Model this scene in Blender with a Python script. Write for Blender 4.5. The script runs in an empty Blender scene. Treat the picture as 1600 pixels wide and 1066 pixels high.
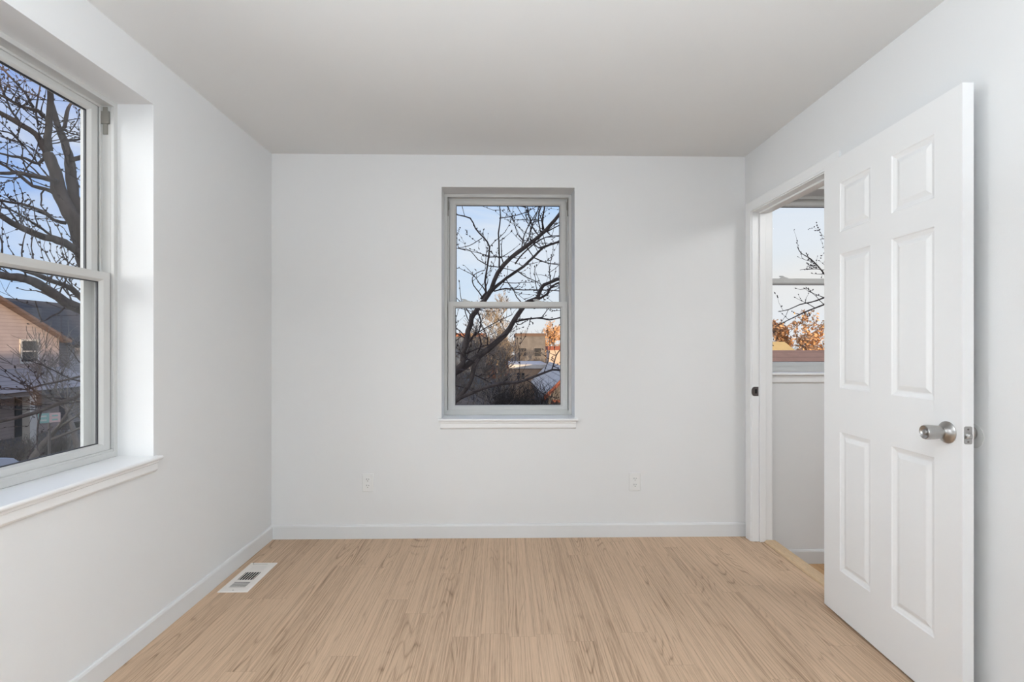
import bpy, bmesh, math, random
from mathutils import Vector, Matrix

C = bpy.context.scene.collection
S = bpy.context.scene
RND = random.Random(7)

# ------------------------------------------------------------------ camera, sky, sun, lamps, exposure
F, CX, CY, CH, TH = 795.0, 800.0, 541.0, 1.216, math.radians(1.0)
cam = bpy.data.cameras.new('camera')
cam.sensor_fit = 'HORIZONTAL'
cam.sensor_width = 36.0
cam.lens = F / 1600 * 36.0
cam.shift_y = (CY - 533.0) / 1600.0
cam.clip_start = 0.05
cam.clip_end = 2000
camo = bpy.data.objects.new('camera', cam)
camo.location = (0, 0, CH)
camo.rotation_euler = (math.pi / 2, 0, -TH)
C.objects.link(camo)
S.camera = camo

S.view_settings.view_transform = 'Standard'
S.view_settings.look = 'None'
S.view_settings.gamma = 1
S.view_settings.exposure = 0.0
S.view_settings.use_curve_mapping = False

w = bpy.data.worlds.new('sky')
S.world = w
w.use_nodes = True
nt = w.node_tree
nt.nodes.clear()
N = lambda t: nt.nodes.new(t)
L = nt.links.new
out = N('ShaderNodeOutputWorld')
bg = N('ShaderNodeBackground')
tc = N('ShaderNodeTexCoord')
sep = N('ShaderNodeSeparateXYZ')
L(tc.outputs['Generated'], sep.inputs[0])
# a bluer sky away to the left (the side away from the low sun)
mx = N('ShaderNodeMath'); mx.operation = 'MULTIPLY_ADD'
L(sep.outputs['X'], mx.inputs[0]); mx.inputs[1].default_value = -0.24
L(sep.outputs['Z'], mx.inputs[2])
ramp = N('ShaderNodeValToRGB')
el = ramp.color_ramp.elements
el[0].position = 0.0; el[0].color = (0.90, 0.88, 0.86, 1)
el[1].position = 1.0; el[1].color = (0.10, 0.22, 0.62, 1)
for p, c in ((0.06, (0.80, 0.87, 0.95, 1)), (0.20, (0.54, 0.74, 1.0, 1)), (0.34, (0.35, 0.57, 1.0, 1)), (0.52, (0.20, 0.38, 0.90, 1))):
    e = el.new(p); e.color = c
# the western glow on the side of the low sun
wy = N('ShaderNodeMapRange'); wy.inputs[1].default_value = 0.1; wy.inputs[2].default_value = -0.9
L(sep.outputs['Y'], wy.inputs[0])
warm = N('ShaderNodeMixRGB'); warm.inputs[2].default_value = (1.05, 0.90, 0.74, 1)
L(wy.outputs[0], warm.inputs[0]); L(ramp.outputs[0], warm.inputs[1])
L(mx.outputs[0], ramp.inputs[0])
mp = N('ShaderNodeMapping'); mp.inputs['Scale'].default_value = (1.0, 1.0, 2.6)
L(tc.outputs['Generated'], mp.inputs['Vector'])
cl = N('ShaderNodeTexNoise'); cl.inputs['Scale'].default_value = 3.2
cl.inputs['Detail'].default_value = 5; cl.inputs['Roughness'].default_value = 0.55
cl.inputs['Distortion'].default_value = 0.6
L(mp.outputs[0], cl.inputs['Vector'])
cr = N('ShaderNodeValToRGB')
cr.color_ramp.elements[0].position = 0.40; cr.color_ramp.elements[0].color = (0, 0, 0, 1)
cr.color_ramp.elements[1].position = 0.64; cr.color_ramp.elements[1].color = (0.75, 0.75, 0.75, 1)
L(cl.outputs['Fac'], cr.inputs[0])
mixc = N('ShaderNodeMixRGB'); mixc.inputs[2].default_value = (0.86, 0.89, 0.95, 1)
L(cr.outputs[0], mixc.inputs[0]); L(warm.outputs[0], mixc.inputs[1])
L(mixc.outputs[0], bg.inputs[0])
bg.inputs[1].default_value = 0.98
L(bg.outputs[0], out.inputs[0])


def light(name, kind, loc, target=None, energy=10, color=(1, 1, 1), size=1.0, size_y=None, spread=None, angle=None):
    l = bpy.data.lights.new(name, kind)
    l.energy = energy
    l.color = color
    if kind == 'AREA':
        l.size = size
        if size_y:
            l.shape = 'RECTANGLE'; l.size_y = size_y
        if spread:
            l.spread = math.radians(spread)
    if angle:
        l.angle = math.radians(angle)
    o = bpy.data.objects.new(name, l)
    o.location = loc
    if target is not None:
        d = Vector(target) - Vector(loc)
        o.rotation_euler = d.to_track_quat('-Z', 'Y').to_euler()
    C.objects.link(o)
    return o


# low warm sun behind the house, travelling away from the camera
sun = light('sun', 'SUN', (0, -20, 10), None, 5.2, (1.0, 0.68, 0.40), angle=0.6)
sun.rotation_euler = Vector((-0.42, 0.90, -0.072)).to_track_quat('-Z', 'Y').to_euler()
# bright sky on the street side, reaching in through the left window
light('sky_glow_lamp', 'AREA', (-4.9, -1.9, 2.9), (-1.4, 1.85, 1.40), 43, (0.97, 0.99, 1.0), 3.4, 3.0, spread=85)
light('west_sky_lamp', 'AREA', (-6.2, 1.0, 1.65), (-1.4, 1.75, 1.48), 58, (0.97, 0.99, 1.0), 3.0, 3.0, spread=80)
# unseen fill lamps added behind the camera, for the left wall and ceiling
light('rear_fill_lamp', 'AREA', (1.35, -1.1, 1.20), (-1.46, 0.5, 0.75), 16, (0.95, 0.985, 1.0), 1.2, 1.6, spread=120)
light('ceiling_fill_lamp', 'AREA', (0.0, -0.15, 1.62), (0.0, -0.15, 3.0), 92, (0.84, 0.93, 1.0), 0.7)
light('hall_fill_lamp', 'AREA', (2.5, 1.6, 2.30), (2.4, 2.4, 0.6), 16, (0.96, 0.99, 1.0), 0.5)  # added fill light for the hall, no fitting there

# ------------------------------------------------------------------ helpers
_c, _s = math.cos(TH), math.sin(TH)


def ray(u, v):
    a = (u - CX) / F
    return Vector((a * _c + _s, -a * _s + _c, (CY - v) / F))


def atY(u, v, Y):
    """The point at depth Y (metres from the camera's wall-parallel plane) seen in direction (u, v)."""
    r = ray(u, v)
    return r * (Y / r.y) + Vector((0, 0, CH))


def tag(o, label=None, cat=None, group=None, kind=None):
    if label: o['label'] = label
    if cat: o['category'] = cat
    if group: o['group'] = group
    if kind: o['kind'] = kind
    return o


def empty(name, loc=(0, 0, 0), rz=0.0, parent=None):
    o = bpy.data.objects.new(name, None)
    o.empty_display_size = 0.1
    o.location = loc
    o.rotation_euler = (0, 0, rz)
    if parent: o.parent = parent
    C.objects.link(o)
    return o


class MB:
    def __init__(self):
        self.v = []; self.f = []

    def poly(self, pts):
        i = len(self.v)
        self.v += [Vector(p) for p in pts]
        self.f.append(tuple(range(i, i + len(pts))))

    def box(self, a, b, fn=None):
        x0, y0, z0 = a; x1, y1, z1 = b
        p = [(x0, y0, z0), (x1, y0, z0), (x1, y1, z0), (x0, y1, z0), (x0, y0, z1), (x1, y0, z1), (x1, y1, z1), (x0, y1, z1)]
        if fn: p = [fn(*q) for q in p]
        i = len(self.v)
        self.v += [Vector(q) for q in p]
        for q in ((0, 3, 2, 1), (4, 5, 6, 7), (0, 1, 5, 4), (1, 2, 6, 5), (2, 3, 7, 6), (3, 0, 4, 7)):
            self.f.append(tuple(i + k for k in q))
        return self

    def loops(self, rings, closed=True, caps=True):
        """Skin a list of rings (equal lengths)."""
        i = len(self.v); n = len(rings[0])
        for r in rings: self.v += [Vector(p) for p in r]
        for k in range(len(rings) - 1):
            for j in range(n if closed else n - 1):
                a = i + k * n + j; b = i + k * n + (j + 1) % n
                self.f.append((a, b, b + n, a + n))
        if caps:
            self.f.append(tuple(i + j for j in range(n))[::-1])
            self.f.append(tuple(i + (len(rings) - 1) * n + j for j in range(n)))
        return self

    def lathe(self, prof, origin, axis, n=40, caps=True):
        ax = Vector(axis).normalized()
        u = ax.orthogonal().normalized(); w2 = ax.cross(u)
        o = Vector(origin)
        rings = []
        for r, h in prof:
            rings.append([o + ax * h + (u * math.cos(t) + w2 * math.sin(t)) * r for t in (2 * math.pi * k / n for k in range(n))])
        return self.loops(rings, True, caps)

    def tube(self, pts, rad, n=8, caps=True):
        pts = [Vector(p) for p in pts]
        rings = []
        up = Vector((0.13, 0.21, 0.97)).normalized()
        for k, p in enumerate(pts):
            d = (pts[min(k + 1, len(pts) - 1)] - pts[max(k - 1, 0)])
            if d.length < 1e-9: d = Vector((0, 0, 1))
            d.normalize()
            u = d.cross(up)
            if u.length < 0.05: u = d.cross(Vector((1, 0, 0)))
            u.normalize(); v2 = d.cross(u)
            r = rad[k] if isinstance(rad, (list, tuple)) else rad
            rings.append([p + (u * math.cos(t) + v2 * math.sin(t)) * r for t in (2 * math.pi * j / n for j in range(n))])
        return self.loops(rings, True, caps)

    def octa(self, p, d, l, r):
        p = Vector(p); d = Vector(d).normalized()
        u = d.orthogonal().normalized(); v2 = d.cross(u)
        i = len(self.v)
        self.v += [p - d * l * .5, p + u * r, p + v2 * r, p - u * r, p - v2 * r, p + d * l * .5]
        for a, b in ((1, 2), (2, 3), (3, 4), (4, 1)):
            self.f.append((i, i + b, i + a)); self.f.append((i + 5, i + a, i + b))

    def build(self, name, mat, parent=None, local=False, smooth=False, bevel=0, segs=2, kind=None, recalc=True, angle=40):
        me = bpy.data.meshes.new(name)
        off = Vector((0, 0, 0))
        if parent is not None and not local:
            p = parent
            while p is not None:
                off += Vector(p.location); p = p.parent
        elif parent is None and self.v and not local:
            lo = Vector((min(v.x for v in self.v), min(v.y for v in self.v), min(v.z for v in self.v)))
            hi = Vector((max(v.x for v in self.v), max(v.y for v in self.v), max(v.z for v in self.v)))
            off = Vector(((lo.x + hi.x) / 2, (lo.y + hi.y) / 2, lo.z))
        me.from_pydata([v - off for v in self.v], [], self.f)
        if recalc:
            bm = bmesh.new(); bm.from_mesh(me)
            bmesh.ops.recalc_face_normals(bm, faces=bm.faces)
            bm.to_mesh(me); bm.free()
        me.materials.append(mat)
        if smooth:
            for p in me.polygons: p.use_smooth = True
        o = bpy.data.objects.new(name, me)
        if parent is not None: o.parent = parent
        elif not local: o.location = off
        C.objects.link(o)
        if smooth and smooth != 'all':
            me.set_sharp_from_angle(angle=math.radians(angle))
        if bevel:
            b = o.modifiers.new('bevel', 'BEVEL'); b.width = bevel; b.segments = segs
            b.limit_method = 'ANGLE'; b.angle_limit = math.radians(50)
        if kind: o['kind'] = kind
        return o


def nodes(name):
    m = bpy.data.materials.new(name); m.use_nodes = True
    n = m.node_tree
    return m, n, n.nodes['Principled BSDF']


def mat(name, col, rough=0.6, metal=0.0, var=0.0, vscale=8.0, bump=0.0, bscale=200.0, spec=0.5, stretch=None):
    m, n, p = nodes(name)
    p.inputs['Base Color'].default_value = (*col, 1)
    p.inputs['Roughness'].default_value = rough
    p.inputs['Metallic'].default_value = metal
    p.inputs['Specular IOR Level'].default_value = spec
    t = n.nodes.new('ShaderNodeTexCoord')
    src = t.outputs['Object']
    if stretch:
        mpn = n.nodes.new('ShaderNodeMapping'); mpn.inputs['Scale'].default_value = stretch
        n.links.new(src, mpn.inputs['Vector']); src = mpn.outputs[0]
    if var:
        z = n.nodes.new('ShaderNodeTexNoise'); z.inputs['Scale'].default_value = vscale; z.inputs['Detail'].default_value = 5
        n.links.new(src, z.inputs['Vector'])
        r = n.nodes.new('ShaderNodeValToRGB')
        r.color_ramp.elements[0].position = 0.3; r.color_ramp.elements[1].position = 0.7
        r.color_ramp.elements[0].color = (*[c * (1 - var) for c in col], 1)
        r.color_ramp.elements[1].color = (*[min(1, c * (1 + var)) for c in col], 1)
        n.links.new(z.outputs['Fac'], r.inputs[0]); n.links.new(r.outputs[0], p.inputs['Base Color'])
    if bump:
        z = n.nodes.new('ShaderNodeTexNoise'); z.inputs['Scale'].default_value = bscale; z.inputs['Detail'].default_value = 3
        n.links.new(src, z.inputs['Vector'])
        b = n.nodes.new('ShaderNodeBump'); b.inputs['Strength'].default_value = bump; b.inputs['Distance'].default_value = 0.002
        n.links.new(z.outputs['Fac'], b.inputs['Height']); n.links.new(b.outputs[0], p.inputs['Normal'])
    return m


def lap_mat(name, col, step, dark=0.55, axis='Z', rough=0.8):
    """Siding or shingle courses: a thin dark joint every `step` metres along the axis."""
    m, n, p = nodes(name)
    p.inputs['Roughness'].default_value = rough
    t = n.nodes.new('ShaderNodeTexCoord'); sp = n.nodes.new('ShaderNodeSeparateXYZ')
    n.links.new(t.outputs['Object'], sp.inputs[0])
    d = n.nodes.new('ShaderNodeMath'); d.operation = 'DIVIDE'; d.inputs[1].default_value = step
    n.links.new(sp.outputs[axis], d.inputs[0])
    f = n.nodes.new('ShaderNodeMath'); f.operation = 'FRACT'; n.links.new(d.outputs[0], f.inputs[0])
    r = n.nodes.new('ShaderNodeValToRGB')
    r.color_ramp.elements[0].position = 0.10; r.color_ramp.elements[0].color = (*[c * dark for c in col], 1)
    r.color_ramp.elements[1].position = 0.22; r.color_ramp.elements[1].color = (*col, 1)
    n.links.new(f.outputs[0], r.inputs[0])
    z = n.nodes.new('ShaderNodeTexNoise'); z.inputs['Scale'].default_value = 1.7
    n.links.new(t.outputs['Object'], z.inputs['Vector'])
    mm = n.nodes.new('ShaderNodeMixRGB'); mm.blend_type = 'MULTIPLY'; mm.inputs[0].default_value = 0.35
    n.links.new(r.outputs[0], mm.inputs[1]); n.links.new(z.outputs['Fac'], mm.inputs[2])
    n.links.new(mm.outputs[0], p.inputs['Base Color'])
    return m


def floor_mat(name, base, plank=0.118, plen=1.22, sat=1.0):
    m, n, p = nodes(name)
    nn = n.nodes.new; ln = n.links.new

    def M(op, a, b=None, c=None):
        k = nn('ShaderNodeMath'); k.operation = op
        for i, x in enumerate((a, b, c)):
            if x is None: continue
            if isinstance(x, (int, float)): k.inputs[i].default_value = x
            else: ln(x, k.inputs[i])
        return k.outputs[0]
    t = nn('ShaderNodeTexCoord'); sp = nn('ShaderNodeSeparateXYZ'); ln(t.outputs['Object'], sp.inputs[0])
    X, Y = sp.outputs['X'], sp.outputs['Y']
    px = M('DIVIDE', M('ADD', X, 20.0), plank)
    row = M('FLOOR', px); fx = M('FRACT', px)
    wn = nn('ShaderNodeTexWhiteNoise'); wn.noise_dimensions = '1D'; ln(row, wn.inputs['W'])
    py = M('ADD', M('DIVIDE', M('ADD', Y, 20.0), plen), M('MULTIPLY', wn.outputs['Value'], 7.0))
    cell = M('FLOOR', py); fy = M('FRACT', py)
    cv = nn('ShaderNodeCombineXYZ'); ln(row, cv.inputs[0]); ln(cell, cv.inputs[1])
    pr = nn('ShaderNodeTexWhiteNoise'); pr.noise_dimensions = '3D'; ln(cv.outputs[0], pr.inputs['Vector'])
    # grain coordinates, shifted plank by plank
    gv = nn('ShaderNodeCombineXYZ')
    ln(X, gv.inputs[0]); ln(M('ADD', Y, M('MULTIPLY', pr.outputs['Value'], 40.0)), gv.inputs[1]); ln(M('MULTIPLY', pr.outputs['Value'], 17.0), gv.inputs[2])
    def noise(scale, det, sc, rough=0.6):
        mpn = nn('ShaderNodeMapping'); mpn.inputs['Scale'].default_value = sc; ln(gv.outputs[0], mpn.inputs['Vector'])
        z = nn('ShaderNodeTexNoise'); z.inputs['Scale'].default_value = scale; z.inputs['Detail'].default_value = det
        z.inputs['Roughness'].default_value = rough
        ln(mpn.outputs[0], z.inputs['Vector']); return z.outputs['Fac']
    arcs = noise(1.0, 1.0, (10.0, 0.95, 1.0), 0.35)
    ring = M('FRACT', M('MULTIPLY', arcs, 18.0))
    ring = M('POWER', M('ABSOLUTE', M('SUBTRACT', M('MULTIPLY', ring, 2.0), 1.0)), 4.5)
    fine = noise(1.0, 4.0, (165.0, 1.8, 1.0), 0.62)
    pores = noise(1.0, 2.0, (420.0, 14.0, 1.0), 0.5)
    patch = M('MAXIMUM', 0.0, M('MULTIPLY', M('SUBTRACT', noise(1.0, 2.0, (7.0, 1.3, 1.0), 0.5), 0.45), 4.0))
    streak = noise(1.0, 2.0, (26.0, 0.5, 1.0), 0.5)
    g = M('ADD', M('ADD', M('MULTIPLY', ring, M('MULTIPLY', M('MINIMUM', patch, 1.0), 0.34)), M('MULTIPLY', M('SUBTRACT', streak, 0.5), 0.13)), M('ADD', M('MULTIPLY', fine, 0.92), M('MULTIPLY', pores, 0.32)))
    g = M('ADD', g, M('MULTIPLY', M('SUBTRACT', pr.outputs['Value'], 0.5), 0.10))
    r = nn('ShaderNodeValToRGB')
    e = r.color_ramp.elements
    e[0].position = 0.40; e[0].color = (base[0] * 1.14, base[1] * 1.15, base[2] * 1.16, 1)
    e[1].position = 0.96; e[1].color = (base[0] * 0.42, base[1] * 0.37, base[2] * 0.32, 1)
    k = e.new(0.60); k.color = (*base, 1)
    ln(g, r.inputs[0])
    # hairline joints
    dx = M('MULTIPLY', M('MINIMUM', fx, M('SUBTRACT', 1.0, fx)), plank)
    dy = M('MULTIPLY', M('MINIMUM', fy, M('SUBTRACT', 1.0, fy)), plen)
    jt = M('MULTIPLY', M('GREATER_THAN', 0.0009, M('MINIMUM', dx, dy)), 0.34)
    mm = nn('ShaderNodeMixRGB'); mm.inputs[2].default_value = (base[0] * 0.35, base[1] * 0.3, base[2] * 0.26, 1)
    ln(jt, mm.inputs[0]); ln(r.outputs[0], mm.inputs[1]); ln(mm.outputs[0], p.inputs['Base Color'])
    p.inputs['Roughness'].default_value = 0.5
    p.inputs['Specular IOR Level'].default_value = 0.35
    b = nn('ShaderNodeBump'); b.inputs['Strength'].default_value = 0.12; b.inputs['Distance'].default_value = 0.001
    ln(fine, b.inputs['Height']); ln(b.outputs[0], p.inputs['Normal'])
    return m


def glass_mat():
    m, n, p = nodes('window_glass')
    n.nodes.remove(p)
    o = n.nodes['Material Output']
    tr = n.nodes.new('ShaderNodeBsdfTransparent'); tr.inputs[0].default_value = (0.97, 0.98, 0.98, 1)
    gl = n.nodes.new('ShaderNodeBsdfGlossy'); gl.inputs['Roughness'].default_value = 0.0
    fr = n.nodes.new('ShaderNodeFresnel'); fr.inputs['IOR'].default_value = 1.35
    k = n.nodes.new('ShaderNodeMath'); k.operation = 'MULTIPLY'; k.inputs[1].default_value = 0.08
    mx_ = n.nodes.new('ShaderNodeMixShader')
    n.links.new(fr.outputs[0], k.inputs[0]); n.links.new(k.outputs[0], mx_.inputs[0])
    n.links.new(tr.outputs[0], mx_.inputs[1]); n.links.new(gl.outputs[0], mx_.inputs[2])
    n.links.new(mx_.outputs[0], o.inputs[0])
    return m


M_wall = mat('wall_paint', (0.785, 0.785, 0.785), 0.65, bump=0.10, bscale=260, spec=0.3)
M_ceil = mat('ceiling_paint', (0.78, 0.78, 0.775), 0.8, bump=0.08, bscale=200, spec=0.2)
M_trim = mat('trim_paint', (0.86, 0.86, 0.86), 0.35, bump=0.03, bscale=60)
M_base_shaded = mat('shaded_baseboard_paint', (0.74, 0.745, 0.75), 0.4, bump=0.03, bscale=60)  # trim paint darkened; weak bounce light near the floor put into the colour
M_door = mat('door_paint', (0.85, 0.85, 0.85), 0.38, bump=0.03, bscale=90)
M_vinyl = mat('grey_vinyl', (0.60, 0.595, 0.58), 0.40, bump=0.02, bscale=90)
M_spacer = mat('dark_glazing_spacer', (0.035, 0.035, 0.04), 0.5, bump=0.02)
M_metal = mat('satin_nickel', (0.42, 0.41, 0.40), 0.28, 1.0, bump=0.02, bscale=300)
M_dark = mat('dark_nickel', (0.20, 0.18, 0.18), 0.4, 1.0, bump=0.02)
M_hole = mat('dark_recess', (0.01, 0.01, 0.01), 0.9, bump=0.01)  # near-black for the shade inside holes; also the car's tyres
M_bracket = mat('taupe_balance_plastic', (0.24, 0.225, 0.20), 0.5, bump=0.03)
M_plastic = mat('white_plastic', (0.80, 0.80, 0.79), 0.35, bump=0.01)
M_bump = mat('clear_bumper', (0.62, 0.62, 0.61), 0.25, bump=0.01)
M_reg = mat('cream_enamel', (0.84, 0.79, 0.74), 0.45, bump=0.02)
M_floor = floor_mat('oak_laminate', (0.60, 0.418, 0.282))
M_hallfloor = floor_mat('hall_oak_laminate', (0.58, 0.35, 0.18))
M_nose = mat('stair_nosing_wood', (0.62, 0.44, 0.27), 0.45, var=0.12, vscale=30, stretch=(8, 1, 8))
M_glass = glass_mat()

# ------------------------------------------------------------------ the room
XL, XR, YB, ZC = -1.460, 1.550, 3.235, 2.430
YR = -1.9            # wall behind the camera
TW = 0.27            # outer wall thickness
RW = 0.12            # partition thickness
ZH = -0.178          # hall landing, one step down
XH = 3.05
W1 = (-0.390, 0.456, 0.757, 2.226)     # back window opening: x0, x1, z0, z1
W2 = (1.300, 2.151, 0.757, 2.226)      # left window opening: y0, y1, z0, z1
W3 = (1.705, 2.520, 1.045, 2.226)      # hall window opening
D1 = (2.362, 3.150, 2.062)             # door opening: y0, y1, top


def wall_boxes(mb, a0, a1, z0, z1, hole, fn, t0, t1):
    h0, h1, k0, k1 = hole
    for s0, s1, q0, q1 in ((a0, h0, z0, z1), (h1, a1, z0, z1), (h0, h1, z0, k0), (h0, h1, k1, z1)):
        if s1 - s0 > 1e-4 and q1 - q0 > 1e-4:
            mb.box((s0, t0, q0), (s1, t1, q1), fn)


fb = lambda s, n, z: (s, YB + n, z)                 # back wall: n outward
fl = lambda s, n, z: (XL - n, s, z)                 # left wall
fr_ = lambda s, n, z: (XR + n, s, z)                # right wall

b = MB(); wall_boxes(b, XL - TW, XR + 0.06, -0.3, ZC + 0.1, (W1[0], W1[1], W1[2] - 0.016, W1[3]), fb, 0, TW); b.build('wall_back', M_wall, kind='structure')
b = MB(); wall_boxes(b, YR - TW, YB, -0.3, ZC + 0.1, (W2[0], W2[1], W2[2] - 0.016, W2[3]), fl, 0, TW); b.build('wall_left', M_wall, kind='structure')
b = MB(); wall_boxes(b, YR, YB, -0.3, ZC + 0.1, (D1[0], D1[1], -0.005, D1[2]), fr_, 0, RW); b.build('wall_right', M_wall, kind='structure')
b = MB(); b.box((XL, YR - TW, -0.3), (XH + TW, YR, ZC + 0.1)); b.build('wall_rear', M_wall, kind='structure')
b = MB(); wall_boxes(b, XR + 0.06, XH + TW, -0.5, ZC + 0.1, (W3[0], W3[1], W3[2] - 0.016, W3[3]), fb, 0, TW); b.build('wall_hall', M_wall, kind='structure')
b = MB(); b.box((XH, YR, -0.5), (XH + TW, YB, ZC + 0.1)); b.build('wall_hall_right', M_wall, kind='structure')
b = MB(); b.box((XL, YR, ZC), (XR, YB, ZC + 0.1)); b.build('ceiling', M_ceil, kind='structure')
b = MB(); b.box((XR + RW, YR, ZC), (XH, YB, ZC + 0.1)); b.build('ceiling_hall', M_ceil, kind='structure')
b = MB(); b.box((XL, YR, -0.06), (XR, YB, 0)); b.box((XR, D1[0], -0.06), (1.625, D1[1], 0)); b.build('floor', M_floor, kind='structure')
b = MB(); b.box((XR + RW, YR, ZH - 0.06), (XH, YB, ZH)); b.build('floor_hall', M_hallfloor, kind='structure')
# unseen house and roof blocks, stretched back to keep low sun off the garden
M_roofs = mat('roof_shingle', (0.12, 0.11, 0.10), 0.9, var=0.3)
b = MB(); b.box((XL - TW - 0.25, -46, ZC + 0.1), (13.0, YB + TW + 0.25, 4.3)); b.build('roof', M_roofs, kind='structure')
b = MB(); b.box((XL - TW, -46, -3.6), (13.0, YB + TW, -0.5)); b.box((XL - TW, -46, -0.5), (13.0, YR - TW - 0.02, ZC + 0.1)); b.box((XH + TW + 0.02, YR - TW - 0.02, -0.5), (13.0, YB + TW, ZC + 0.1)); b.build('wall_sun_block', mat('brick_wall', (0.28, 0.12, 0.09), 0.9, var=0.3, vscale=20), kind='structure')

# baseboards: thin board, eased top
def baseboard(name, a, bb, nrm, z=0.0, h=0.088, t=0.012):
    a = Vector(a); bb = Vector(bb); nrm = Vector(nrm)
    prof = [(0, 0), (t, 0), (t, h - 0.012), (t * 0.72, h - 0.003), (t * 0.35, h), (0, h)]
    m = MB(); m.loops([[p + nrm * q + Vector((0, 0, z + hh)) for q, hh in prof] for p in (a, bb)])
    return m.build(name, M_base_shaded, kind='structure')


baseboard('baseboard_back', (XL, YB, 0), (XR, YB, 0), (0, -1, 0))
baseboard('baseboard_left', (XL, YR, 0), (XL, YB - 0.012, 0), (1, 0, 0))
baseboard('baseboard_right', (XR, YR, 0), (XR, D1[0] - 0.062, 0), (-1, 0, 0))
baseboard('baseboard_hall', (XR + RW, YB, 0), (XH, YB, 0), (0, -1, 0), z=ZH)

# step nosing in the doorway and riser under it
b = MB(); b.loops([[(1.618, y, 0.0), (1.622, y, 0.007), (1.635, y, 0.010), (1.688, y, 0.010), (1.698, y, 0.004), (1.700, y, -0.006), (1.696, y, -0.018), (1.672, y, -0.022), (1.672, y, -0.050), (1.626, y, -0.050), (1.6255, y, 0.0)] for y in (D1[0] + 0.014, D1[1] - 0.014)])
b.build('trim_nosing', M_nose, kind='structure')

# door casing and jamb
tr = empty('trim_door', (XR, (D1[0] + D1[1]) / 2, 0)); tr['kind'] = 'structure'
def casing_profile(w_):
    return [(0, 0), (0, 0.009), (0.008, 0.010), (0.012, 0.0085), (w_ - 0.016, 0.0105), (w_ - 0.006, 0.012), (w_, 0.010), (w_, 0)]
CWD = 0.060
b = MB()
y0, y1, zt = D1[0] + 0.006, D1[1] - 0.006, D1[2] - 0.006
prof = casing_profile(CWD)
rings = []
for (yy, zz, dy, dz) in ((y1, 0.0, 1, 0), (y1, zt, 1, 1), (y0, zt, -1, 1), (y0, 0.0, -1, 0)):
    rings.append([(XR - t, yy + dy * q, zz + dz * q) for q, t in prof])
b.loops(rings)
b.build('casing', M_trim, tr)
b = MB()      # jamb lining with rabbet and stop
JT = 0.012
for (ya, yb, za, zb) in ((D1[1] - JT, D1[1], 0, D1[2]), (D1[0], D1[0] + JT, 0, D1[2]), (D1[0] + JT, D1[1] - JT, D1[2] - JT, D1[2])):
    b.box((XR - 0.001, ya, za), (XR + RW, yb, zb))
b.build('jamb', M_trim, tr, bevel=0.001)
b = MB()
ST = 0.011
for (ya, yb, za, zb) in ((D1[1] - JT - ST, D1[1] - JT, 0, D1[2] - JT), (D1[0] + JT, D1[0] + JT + ST, 0, D1[2] - JT), (D1[0] + JT + ST, D1[1] - JT - ST, D1[2] - JT - ST, D1[2] - JT)):
    b.box((XR + 0.042, ya, za), (XR + 0.080, yb, zb))
b.build('door_stop', M_trim, tr, bevel=0.002)
b = MB()      # strike plate on the far jamb: rounded lip towards the room
ys = D1[1] - JT - 0.0015
out_ = []
for x_, z_ in ((XR + 0.037, 0.905), (XR + 0.037, 0.963), (XR + 0.010, 0.963), (XR + 0.001, 0.958), (XR - 0.004, 0.947), (XR - 0.005, 0.934), (XR - 0.004, 0.921), (XR + 0.001, 0.910), (XR + 0.010, 0.905)):
    out_.append((x_, z_))
b.loops([[(x_, yy, z_) for x_, z_ in out_] for yy in (ys, ys + 0.0022)])
sp_ = b.build('strike_plate', M_dark, tr); sp_['label'] = 'dark nickel strike plate'
b = MB(); b.box((XR + 0.016, ys - 0.0004, 0.922), (XR + 0.028, ys + 0.001, 0.948)); b.build('latch_hole', M_hole, sp_)
# hall side casing
b = MB()
rings = []
for (yy, zz, dy, dz) in ((y1, ZH, 1, 0), (y1, zt, 1, 1), (y0, zt, -1, 1), (y0, ZH, -1, 0)):
    rings.append([(XR + RW + t, yy + dy * q, zz + dz * q) for q, t in prof])
b.loops(rings); b.build('hall_casing', M_trim, tr)


# ------------------------------------------------------------------ windows
def picture_frame(mb, fn, s0, s1, z0, z1, ws, prof):
    """Mitred frame: prof = [(fraction of the member's width, n)], ws = widths (left, right, bottom, top)."""
    wl, wr, wb, wt = ws
    rings = []
    for cs, cz, ds, dz in ((s0, z0, wl, wb), (s1, z0, -wr, wb), (s1, z1, -wr, -wt), (s0, z1, wl, -wt)):
        rings.append([fn(cs + ds * q, n, cz + dz * q) for q, n in prof])
    rings.append(rings[0])
    mb.loops(rings, True, False)


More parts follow.
